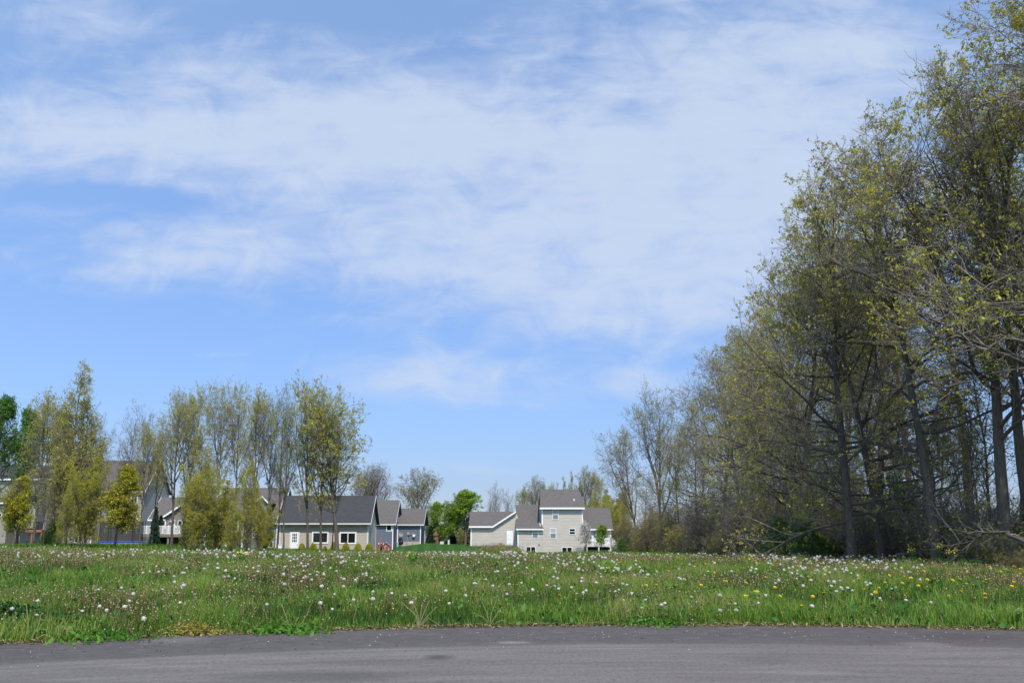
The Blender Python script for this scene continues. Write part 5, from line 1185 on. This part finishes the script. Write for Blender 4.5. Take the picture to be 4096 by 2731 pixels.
# coarse lookup grid of noise, sampled bilinearly
def ngrid(s, seed, x0=-40, x1=40, y0=8, y1=75, st=.35):
    gxs = np.arange(x0, x1, st); gys = np.arange(y0, y1, st); A = np.empty((len(gys), len(gxs)))
    for j, yy in enumerate(gys):
        for i, xx in enumerate(gxs): A[j, i] = mnoise.noise(Vector((xx / s, yy / s, seed * 3.7)))
    def f(x, y):
        a = ((np.asarray(x) - x0) / st).clip(0, len(gxs) - 2); b_ = ((np.asarray(y) - y0) / st).clip(0, len(gys) - 2); i = a.astype(int); j = b_.astype(int); fa = a - i; fb = b_ - j
        return (A[j, i] * (1 - fa) + A[j, i + 1] * fa) * (1 - fb) + (A[j + 1, i] * (1 - fa) + A[j + 1, i + 1] * fa) * fb
    return f
NA, NB, NC = ngrid(2.2, 1), ngrid(.8, 2), ngrid(5, 3)
def field_pts(n, ymax=46, pw=1.0, seed=0):
    r_ = np.random.default_rng(seed)
    yy = 12.5 + (ymax - 12.5) * r_.random(n) ** pw; xx = (r_.random(n) * 2 - 1) * (yy * .545 + 3.2)
    ok = yy > edge_y(xx) + .03; return xx[ok], yy[ok]
def blade_mesh(name, x, y, h, w, lean, mat, tint, seed=1, zoff=0):
    r_ = np.random.default_rng(seed); n = len(x); z = terrain(x, y) + zoff
    a = r_.uniform(0, 2 * np.pi, n); px, py = np.cos(a) * w * .5, np.sin(a) * w * .5
    la = r_.uniform(0, 2 * np.pi, n); lx, ly = np.cos(la) * lean * h, np.sin(la) * lean * h
    V = np.stack([np.stack([x - px, y - py, z - .02], -1), np.stack([x + px, y + py, z - .02], -1),
                  np.stack([x + px * .8 + lx * .35, y + py * .8 + ly * .35, z + h * .55], -1), np.stack([x - px * .8 + lx * .35, y - py * .8 + ly * .35, z + h * .55], -1),
                  np.stack([x + lx, y + ly, z + h], -1)], 1)
    b_ = (np.arange(n) * 5)[:, None]
    return np_mesh(name, V.reshape(-1, 3), b_ + np.array([0, 1, 2, 3]), b_ + np.array([3, 2, 4]), mats=[mat], attrs={'tint': np.repeat(tint, 5)})
def tintmat(name, stops, trans=.3, rough=.5):
    m, t, b = new_mat(name); a = t.node('ShaderNodeAttribute', attribute_name='tint'); col = t.ramp(a.outputs['Fac'], stops)
    t.l.new(col, b.inputs['Base Color']); b.inputs['Roughness'].default_value = rough; b.inputs['Specular IOR Level'].default_value = .3
    tl = t.node('ShaderNodeBsdfTranslucent'); t.l.new(col, tl.inputs[0]); mx = t.node('ShaderNodeMixShader', i_Fac=trans)
    t.l.new(b.outputs[0], mx.inputs[1]); t.l.new(tl.outputs[0], mx.inputs[2]); t.l.new(mx.outputs[0], t.n['Material Output'].inputs[0]); return m
gm = tintmat('meadow_grass', [(0, (.025, .065, .012)), (.3, (.070, .160, .016)), (.55, (.130, .250, .023)), (.82, (.25, .37, .05)), (1, (.30, .26, .11))])
x, y = field_pts(720000, 52, .95, 3); n = len(x)
na, nb, ncc = NA(x, y), NB(x, y), NC(x, y)
h = (.17 + .13 * np.clip(na + .3, 0, 1) + .07 * nb) * rng.uniform(.5, 1.35, n) * np.clip((y - edge_y(x)) * 1.2 + .35, .35, 1)
h = h * np.clip(1 - (y - 26) / 24, .5, 1)
w_ = .006 + .00026 * y
tint = np.clip(.40 + .62 * nb + .50 * na + rng.normal(0, .17, n) + np.where(rng.random(n) < .06, .45, 0), 0, 1)
o = link('meadow_grass', blade_mesh('meadow_grass', x, y, np.maximum(h, .04), w_ * rng.uniform(.6, 1.5, n), rng.uniform(.1, .75, n), gm, tint, 4)); tag(o, 'long green meadow grass between road and houses', kind='stuff')
x, y = field_pts(420, 36, .8, 91); keep = NB(x, y) + NA(x, y) > -.2; cx0, cy0 = x[keep], y[keep]; k = 130; r2 = np.random.default_rng(92)
x = np.repeat(cx0, k) + r2.normal(0, .16, len(cx0) * k); y = np.repeat(cy0, k) + r2.normal(0, .14, len(cx0) * k); ok = y > edge_y(x) + .05; ti = np.repeat(r2.uniform(.25, .85, len(cx0)), k)[ok]; th0 = np.repeat(r2.uniform(.6, 1.15, len(cx0)), k)[ok]; x, y = x[ok], y[ok]; n = len(x)
o = link('grass_tufts', blade_mesh('grass_tufts', x, y, th0 * r2.uniform(.22, .46, n), np.full(n, .009), r2.uniform(.1, .8, n), gm, np.clip(ti + r2.normal(0, .1, n), 0, 1), 93)); tag(o, 'taller lush tufts of grass through the meadow', kind='stuff')
# thin grass further back beside the wood and the grove
r2 = np.random.default_rng(12); n = 90000; y = r2.uniform(45, 100, n); x = (r2.random(n) * 2 - 1) * y * .53
keep = (x < 16.5) & ((y < 62) | (x > 5) | (x < -9)); x, y = x[keep], y[keep]
o = link('rough_grass', blade_mesh('rough_grass', x, y, r2.uniform(.08, .30, len(x)), np.full(len(x), .04), r2.uniform(.1, .6, len(x)), gm, np.clip(r2.normal(.5, .22, len(x)), 0, 1), 5)); tag(o, 'rough grass at the foot of the groves', kind='stuff')
# broad leaves low in the grass
cm = tintmat('broad_leaf', [(0, (.015, .06, .012)), (.5, (.04, .15, .02)), (1, (.12, .27, .05))], .25)
x, y = field_pts(90000, 40, .9, 21); keep = (NB(x, y) + .6 * NA(x, y) + rng.normal(0, .25, len(x))) > .12; x, y = x[keep], y[keep]; n = len(x)
cen = np.stack([x, y, terrain(x, y) + rng.uniform(.03, .20, n) * np.clip((y - edge_y(x)) + .3, .3, 1)], -1)
v, q = leaves(rng, cen, .055, .35, 1.8, droop=1.4)
o = link('broadleaf_ground_cover', np_mesh('broadleaf_ground_cover', v, q, mats=[cm], attrs={'tint': np.repeat(np.clip(rng.normal(.5, .25, n) + .2 * NA(x, y), 0, 1), 4)})); tag(o, 'small leafy weeds and clover low in the grass', kind='stuff')
# spent flower stems: brownish stalks with small tan and white heads
sm = tintmat('spent_stem', [(0, (.10, .06, .03)), (.45, (.20, .14, .06)), (.75, (.30, .25, .12)), (1, (.52, .48, .34))], .1, .7)
x, y = field_pts(60000, 44, .85, 33); dn = NA(x + 9, y + 4) + .8 * NC(x, y + 20) + .018 * np.abs(x); keep = rng.random(len(x)) < np.clip(.36 + 1.0 * dn, .05, 1); x, y = x[keep], y[keep]; n = len(x)
hs = rng.uniform(.16, .36, n) * np.clip((y - edge_y(x)) * .8 + .4, .4, 1); z = terrain(x, y)
la = rng.uniform(0, 6.28, n); ln = rng.uniform(.02, .3, n) * hs; tx, ty = x + np.cos(la) * ln, y + np.sin(la) * ln
Pp = np.stack([np.stack([x, y, z], -1), np.stack([(x * 2 + tx) / 3, (y * 2 + ty) / 3, z + hs * .5], -1), np.stack([tx, ty, z + hs], -1)], 1)
v1, q1 = tubes(Pp, np.full((n, 3), .0028) * (1 + y[:, None] / 60), 3)
tint1 = np.repeat(np.clip(rng.normal(.35, .2, n), 0, .8), 9)
hc = Pp[:, 2]; hr_ = rng.uniform(.007, .015, n)[:, None] * (1 + y[:, None] / 120)
off6 = np.array([[1, 0, 0], [-1, 0, 0], [0, 1, 0], [0, -1, 0], [0, 0, 1.2], [0, 0, -1.2]], float)
vh = (hc[:, None] + off6[None] * hr_[:, :, None]).reshape(-1, 3)
fh = np.array([[0, 2, 4], [2, 1, 4], [1, 3, 4], [3, 0, 4], [2, 0, 5], [1, 2, 5], [3, 1, 5], [0, 3, 5]])
th_ = ((np.arange(n) * 6)[:, None, None] + fh[None]).reshape(-1, 3) + len(v1)
t2 = np.repeat(np.clip(rng.normal(.70, .2, n), .2, 1), 6)
o = link('spent_stems', np_mesh('spent_stems', np.concatenate([v1, vh]), q1, th_, mats=[sm], attrs={'tint': np.concatenate([tint1, t2])})); tag(o, 'countless brown spent dandelion stems with small buds', kind='stuff')
# dandelion clocks
pm, t, b = new_mat('seed_fluff'); b.inputs['Base Color'].default_value = (.74, .72, .66, 1); b.inputs['Roughness'].default_value = .9
tl = t.node('ShaderNodeBsdfTranslucent'); tl.inputs[0].default_value = (.74, .72, .66, 1); mx = t.node('ShaderNodeMixShader', i_Fac=.35)
t.l.new(b.outputs[0], mx.inputs[1]); t.l.new(tl.outputs[0], mx.inputs[2]); t.l.new(mx.outputs[0], t.n['Material Output'].inputs[0])
M['core'] = plain('seed_core', (.30, .26, .20), .8, .1); M['stem'] = plain('dandelion_stem', (.17, .13, .06), .6, .2); M['petal'] = plain('yellow_petal', (.80, .56, .012), .5, .08); M['petal2'] = plain('lemon_petal', (.78, .70, .04), .5, .08)
def puff_arrays(seed, R_=.029, n=110, full=1.0, shaped=1.0):
    r_ = np.random.default_rng(seed); d = norm(r_.normal(0, 1, (n, 3))); d = d[d[:, 2] > -.9]
    if full < 1: d = d[(d @ norm(np.array([.5, .3, .8]))) < full]
    a = norm(np.cross(d, r_.normal(0, 1, d.shape))); b_ = np.cross(d, a); s = R_ * .30
    c_ = d * R_ * r_.uniform(.9, 1.02, (len(d), 1)) * np.array([1, 1, shaped])
    v = np.stack([c_ - a * s, c_ - b_ * s + d * s * .3, c_ + a * s, c_ + b_ * s + d * s * .3], 1).reshape(-1, 3)
    q = np.arange(len(v)).reshape(-1, 4)
    ip = norm(r_.normal(0, 1, (50, 3))) * R_ * .62; a = norm(np.cross(ip, r_.normal(0, 1, ip.shape))) * s * .8; bb = norm(np.cross(ip, a)) * s * .8
    v2 = np.stack([ip - a, ip - bb, ip + a, ip + bb], 1).reshape(-1, 3)
    return np.concatenate([v, v2]), np.concatenate([q, np.arange(len(v2)).reshape(-1, 4) + len(v)])
def stem_arrays(h, lean, seed, r=.0026):
    p = np.array([[[-lean, 0, -h], [-lean * .4, lean * .2, -h * .5], [0, 0, 0]]], float); return tubes(p, np.array([[r * 1.2, r, r]]), 4)
def flower_mesh(nm, parts):
    vs, qs, mi, mats, off = [], [], [], [], 0
    for k, (v, q, m_) in enumerate(parts): vs.append(v); qs.append(q + off); off += len(v); mi.append(np.full(len(q), k)); mats.append(m_)
    return np_mesh(nm, np.concatenate(vs), np.concatenate(qs), mats=mats, qmi=np.concatenate(mi))
def ballq(r, n=6, z=0):
    th = np.linspace(.15, np.pi - .15, n); p = np.zeros((1, n, 3)); p[0, :, 2] = z - r * np.cos(th); return tubes(p, (r * np.sin(th))[None], 8)
puffs = []
for s_, (R_, full, shp) in enumerate([(.030, 1, 1), (.032, 1, .9), (.028, 1, 1), (.027, .55, .85), (.024, .3, .8)]):
    v, q = puff_arrays(s_, R_, 120, full, shp); sv, sq = stem_arrays(.34, [.03, -.05, .02, .06, -.03][s_], s_); bv, bq = ballq(.008)
    puffs.append(flower_mesh('dandelion_clock', [(v, q, pm), (bv, bq, M['core']), (sv, sq, M['stem'])]))
def yellow_arrays(seed, R_=.022, n=46):
    r_ = np.random.default_rng(seed); az = r_.uniform(0, 6.28, n); el = r_.uniform(.05, 1.2, n); d = np.stack([np.cos(az) * np.cos(el), np.sin(az) * np.cos(el), np.sin(el)], -1)
    tip = d * R_ * np.array([1, 1, .55]); sd_ = norm(np.cross(d, [0, 0, 1.])) * R_ * .16; dz_ = np.array([0, 0, R_ * .12])
    v = np.stack([tip * .15 - sd_, tip * .15 + sd_, tip + sd_ * .8 + dz_, tip - sd_ * .8 + dz_], 1).reshape(-1, 3); return v, np.arange(len(v)).reshape(-1, 4)
yels = []
for s_ in range(3):
    v, q = yellow_arrays(s_, [.024, .022, .026][s_]); sv, sq = stem_arrays(.26, [.02, -.04, .05][s_], s_); yels.append(flower_mesh('yellow_dandelion', [(v, q, M['petal']), (sv, sq, M['stem'])]))
# seed heads: where they stand
r3 = np.random.default_rng(44)
x, y = field_pts(6800, 44, .85, 55)
dn = NC(x + 3, y + 7) + .7 * NA(x + 1, y + 2)
pr = np.clip(.16 + 1.1 * dn, .01, .95) * np.clip(.75 + (y - 20) / 30, .7, 1.15)
keep = (r3.random(len(x)) < pr) & (y > edge_y(x) + .35); x, y = x[keep], y[keep]
order = np.argsort(y); x, y = x[order], y[order]; z = terrain(x, y)
print('seed heads', len(x))
hgt = r3.uniform(.24, .40, len(x)) * np.clip((y - edge_y(x)) * .3 + .55, .5, 1)
NP = min(300, len(x))
for i in range(NP):
    me = puffs[r3.choice(5, p=[.3, .25, .25, .12, .08])]
    o = link('dandelion_clock', me); o.location = (x[i], y[i], z[i] + hgt[i]); o.rotation_euler = (r3.normal(0, .12), r3.normal(0, .12), r3.uniform(0, 6.28)); s_ = r3.uniform(.78, 1.28); o.scale = (s_, s_ * r3.uniform(.85, 1.1), s_ * r3.uniform(.75, 1.05))
    tag(o, 'round white dandelion seed head on a thin stem in the near part of the meadow', 'dandelion', 'white dandelion seed heads of the near meadow')
vs, qs, mi, off = [], [], [], 0
pv_, pq_ = puff_arrays(3, .029, 50); sv_, sq_ = stem_arrays(.3, .03, 1)
for i in range(NP, len(x)):
    c_ = np.array([x[i], y[i], z[i] + hgt[i]]); vs.append(pv_ * r3.uniform(.85, 1.25) + c_); qs.append(pq_ + off); off += len(pv_); mi.append(np.zeros(len(pq_)))
    vs.append(sv_ + c_); qs.append(sq_ + off); off += len(sv_); mi.append(np.ones(len(sq_)))
if vs:
    o = link('far_dandelion_clocks', np_mesh('far_dandelion_clocks', np.concatenate(vs), np.concatenate(qs), mats=[pm, M['stem']], qmi=np.concatenate(mi))); tag(o, 'countless white dandelion seed heads over the far part of the meadow', kind='stuff')
# yellow flowers, more of them towards the wood
x, y = field_pts(5200, 42, .95, 66); pr = np.clip(.02 + .022 * np.clip(x, -2, 20) + .10 * NA(x + 20, y), .006, .5); keep = (r3.random(len(x)) < pr) & (y > edge_y(x) + .3); x, y = x[keep], y[keep]; od = np.argsort(y)[:298]; x, y = x[od], y[od]; z = terrain(x, y)
print('yellow', len(x))
for i in range(len(x)):
    o = link('yellow_dandelion', yels[i % 3]); o.location = (x[i], y[i], z[i] + r3.uniform(.22, .36)); o.rotation_euler = (r3.normal(.25, .25), r3.normal(0, .25), r3.uniform(-1, 1)); s_ = r3.uniform(1.15, 1.8); o.scale = (s_, s_, s_)
    tag(o, 'yellow dandelion flower open among the meadow grass', 'dandelion', 'yellow dandelions of the meadow')
# yellow cress
def cress(px, py, D, label, hh=.75, n=34):
    x = PX(px, D); r_ = np.random.default_rng(int(px)); o = thing('yellow_cress', label, 'wildflower', (x, D, tz(x, D)), 'tall yellow cress plants')
    P_ = []; 
    for k in range(7):
        a = r_.uniform(0, 6.28); L = hh * r_.uniform(.75, 1.0); P_.append([[0, 0, 0], [np.cos(a) * .04, np.sin(a) * .04, L * .5], [np.cos(a) * .13, np.sin(a) * .13, L]])
    P_ = np.array(P_); v, q = tubes(P_, np.full((7, 3), .005), 4); link('stems', np_mesh('stems', v, q, mats=[M['leaf_green']]), o)
    c_ = P_[r_.integers(0, 7, n), 2] + r_.normal(0, .035, (n, 3)); v, q = leaves(r_, c_, .034, .2, 1.1, 1); link('blossoms', np_mesh('blossoms', v, q, mats=[M['petal2']]), o)
    c_ = np.stack([r_.normal(0, .08, 40), r_.normal(0, .08, 40), r_.uniform(.02, .35, 40)], -1); v, q = leaves(r_, c_, .06, .3, 2); link('leaves', np_mesh('leaves', v, q, mats=[M['leaf_green']]), o)
cress(3652, 2262, 33, 'tall yellow cress plant before the wood, leftmost of three', .72); cress(3752, 2262, 32, 'tall yellow cress plant before the wood, middle of three and fullest', .8, 50); cress(3798, 2275, 31, 'tall yellow cress plant before the wood, rightmost of three', .72, 44)
cress(1650, 2235, 30, 'yellow cress plant in the meadow before the mown bank', .38, 20); cress(2450, 2290, 25, 'yellow cress plant in the meadow before the beige house deck', .36, 20); cress(968, 2222, 30, 'yellow cress plant in the meadow before the slate house', .4, 24)
# dead thatch and dirt crumbs along the ragged road border
r4 = np.random.default_rng(301); n = 16000; x = r4.uniform(-13, 13, n); y = edge_y(x) + r4.normal(.02, .09, n) + .05 * np.sin(x * 5) ; cen = np.stack([x, y, np.maximum(terrain(x, y), .0) + r4.uniform(.012, .05, n)], -1)
v, q = leaves(r4, cen, .012, .4, 5, droop=3); link_ = link('road_edge_thatch', np_mesh('road_edge_thatch', v, q, mats=[sm], attrs={'tint': np.repeat(r4.uniform(.0, .95, n), 4)})); tag(link_, 'dead thatch and dirt crumbs where grass meets asphalt', kind='stuff')
# leafy weed clumps
def weed(px, py, label, wd, hh, mt='leaf_dark', n=900, leafs=.034, nm='weed_clump', droop=.6):
    v_ = (1365.5 - py) / FPX; r_ = np.random.default_rng(int(px * 3 + py))
    D = 14.0
    for _ in range(400):
        if PZ(py, D) <= tz(PX(px, D), D): break
        D += .08
    x = PX(px, D); o = thing(nm, label, 'weed', (x, D, tz(x, D)), 'leafy weed clumps')
    c_ = np.stack([r_.normal(0, .42, n), r_.normal(0, .30, n), np.zeros(n)], -1); lump = .72 + .28 * np.sin(c_[:, 0] * 11 + px) * np.sin(c_[:, 1] * 13 + py); rr = np.clip(1 - (c_[:, 0] ** 2 + c_[:, 1] ** 2 * 2) * .9, .12, 1); c_[:, 2] = hh * rr * lump * r_.random(n) ** .45
    c_[:, 0] *= wd; c_[:, 1] *= wd
    v, q = leaves(r_, c_, leafs, .35, 1.7, droop); link('leaves', np_mesh('leaves', v, q, mats=[M[mt]]), o)
    idx_ = r_.integers(0, n, 40); P_ = np.zeros((40, 3, 3)); P_[:, 2] = c_[idx_]; P_[:, 1] = c_[idx_] * .5; v, q = tubes(P_, np.full((40, 3), .003), 3); link('stems', np_mesh('stems', v, q, mats=[M['leaf_dark']]), o)
weed(1500, 2385, 'deep green leafy weed mound left of centre in the meadow', 1.0, .36, 'leaf_dark', 1500)
weed(60, 2500, 'deep green bushy weed at the far left near the road edge', .9, .42, 'leaf_dark', 1500); weed(300, 2520, 'dark green weed clump near the road, right of the two dry stalks', .7, .30)
weed(790, 2535, 'reddish brown leafy clump at the road edge', .55, .22, 'leaf_brown' if 'leaf_brown' in M else 'leaf_olive', 900, .028)
weed(2230, 2330, 'green leafy weed patch in the meadow before the middle wing of the beige house', 1.1, .24, 'leaf_green'); weed(3480, 2330, 'green leafy weed patch before the yellow cress', 1.4, .30, 'leaf_green', 1500); weed(3060, 2310, 'green leafy weed patch left of the yellow dandelions', 1.2, .24, 'leaf_green')
weed(3850, 2290, 'green nettle like clump at the foot of the near trunk cluster', .6, .5, 'leaf_green', 900); weed(2760, 2320, 'dark leafy weed patch in the right half of the meadow', 1.0, .22, 'leaf_dark'); weed(1000, 2330, 'low dark leafy weed patch before the slate house', 1.2, .22, 'leaf_dark')
weed(1950, 2395, 'mid green leafy weed patch in the middle of the meadow', .9, .22, 'leaf_green')
weed(2600, 2495, 'light green leafy weed at the road edge in the right half', .8, .16, 'leaf_green', 900, .038); weed(1150, 2540, 'light green leafy weed at the road edge left of centre', .8, .14, 'leaf_green', 900, .038); weed(420, 2555, 'low green leafy weed at the road edge, left part', .9, .14, 'leaf_green', 900, .038)
# yellow green scrub on the mown bank beside the beige house
o = thing('scrub_patch', 'tall ochre green scrub on the mown bank left of the beige house basement window', 'scrub', (PX(1990, 126), 126, tz(PX(1990, 126), 126))); r_ = np.random.default_rng(8); n = 3600
c_ = np.stack([r_.normal(0, 1.5, n), r_.normal(0, 1.2, n), r_.random(n) ** .9 * .95 * (.5 + .5 * r_.random(n))], -1); c_[:, 2] *= np.clip(1.15 - np.abs(c_[:, 0]) / 3.6 + .3 * np.sin(c_[:, 0] * 3.1), .25, 1.3); v, q = leaves(r_, c_, .06, .3, 2.6); link('leaves', np_mesh('leaves', v, q, mats=[M['leaf_olive']]), o)
P_ = np.zeros((300, 2, 3)); P_[:, 0, :2] = c_[:300, :2]; P_[:, 1, :2] = c_[:300, :2] * 1.03; P_[:, 1, 2] = r_.uniform(.5, 1.2, 300); v, q = tubes(P_, np.full((300, 2), .012), 3); link('stems', np_mesh('stems', v, q, mats=[M['twig']]), o)
# dry bent stalks by the road
M['straw'] = plain('dry_straw', (.30, .235, .13), .7, .15)
def stalks(px, py, label, items):
    D = 14.0
    for _ in range(400):
        if PZ(py, D) <= tz(PX(px, D), D): break
        D += .04
    x = PX(px, D); D = max(D, float(edge_y(x)) + .06); o = thing('dry_stalk_clump', label, 'dead weed', (x, D, tz(x, D)), 'dry bent stalks at the road edge')
    P_ = []
    for (dx, dzz, bx_, bz2) in items:
        P_.append([[0, 0, 0], [bx_, .05, bz2], [dx * .8 + bx_ * .2, .08, dzz * .95], [dx, .1, dzz]])
    P_ = np.array(P_, float); v, q = tubes(P_, np.tile([.0045, .005, .004, .0025], (len(P_), 1)), 5); link('stalks', np_mesh('stalks', v, q, mats=[M['straw']]), o)
stalks(1680, 2520, 'largest clump of dry tan stalks arching over the road edge left of centre', [(-.35, .42, -.05, .2), (.18, .45, .06, .2), (-.18, -.02, -.06, .12), (.42, .02, .15, .16), (-.1, .36, -.02, .2), (.3, .33, .1, .15), (.05, .4, .02, .2)])
stalks(1960, 2500, 'clump of dry reddish stalks at the road edge in the middle', [(-.15, .38, -.05, .2), (.12, .40, .03, .2), (.36, .04, .2, .08), (-.3, .2, -.1, .12), (.22, .3, .1, .15)])
stalks(150, 2568, 'pair of tall dry stalks standing at the road edge at the far left', [(-.12, .52, -.05, .3), (.12, .4, .1, .2), (-.3, .06, -.15, .1), (.35, .05, .2, .1)])
stalks(1180, 2520, 'clump of short dry stalks at the road edge left of the largest clump', [(-.2, .4, -.1, .2), (.28, .3, .15, .1), (.1, .2, .05, .1), (.3, .02, .2, .06)])
stalks(2700, 2490, 'fallen dry stalks at the road edge in the right half', [(-.45, .06, -.2, .05), (-.35, .14, -.2, .06), (-.08, .32, -.03, .15), (.12, .28, .05, .12)])
stalks(3010, 2480, 'few thin dry stalks at the road edge right of the fallen ones', [(-.1, .35, -.04, .15), (.1, .3, .04, .14), (.2, .12, .1, .06)])
# litter of pebbles and crumbs on the road
n = 900; xx = r3.uniform(-11, 11, n); ss = np.abs(r3.normal(0, 1.6, n)) + .1; yy = edge_y(xx) - ss; keep = yy > 8; xx, yy = xx[keep], yy[keep]; n = len(xx)
rr = (.004 + .009 * r3.random(n) ** 4)[:, None]; cen = np.stack([xx, yy, np.full(n, .006)], -1)
vh = (cen[:, None] + off6[None] * rr[:, :, None] * np.array([1.3, 1, .7])).reshape(-1, 3); th_ = ((np.arange(n) * 6)[:, None, None] + fh[None]).reshape(-1, 3)
o = link('road_grit', np_mesh('road_grit', vh, None, th_, mats=[sm], attrs={'tint': np.repeat(np.where(r3.random(n) < .45, .95, .05), 6)})); tag(o, 'scattered grit and pale crumbs on the asphalt', kind='stuff')
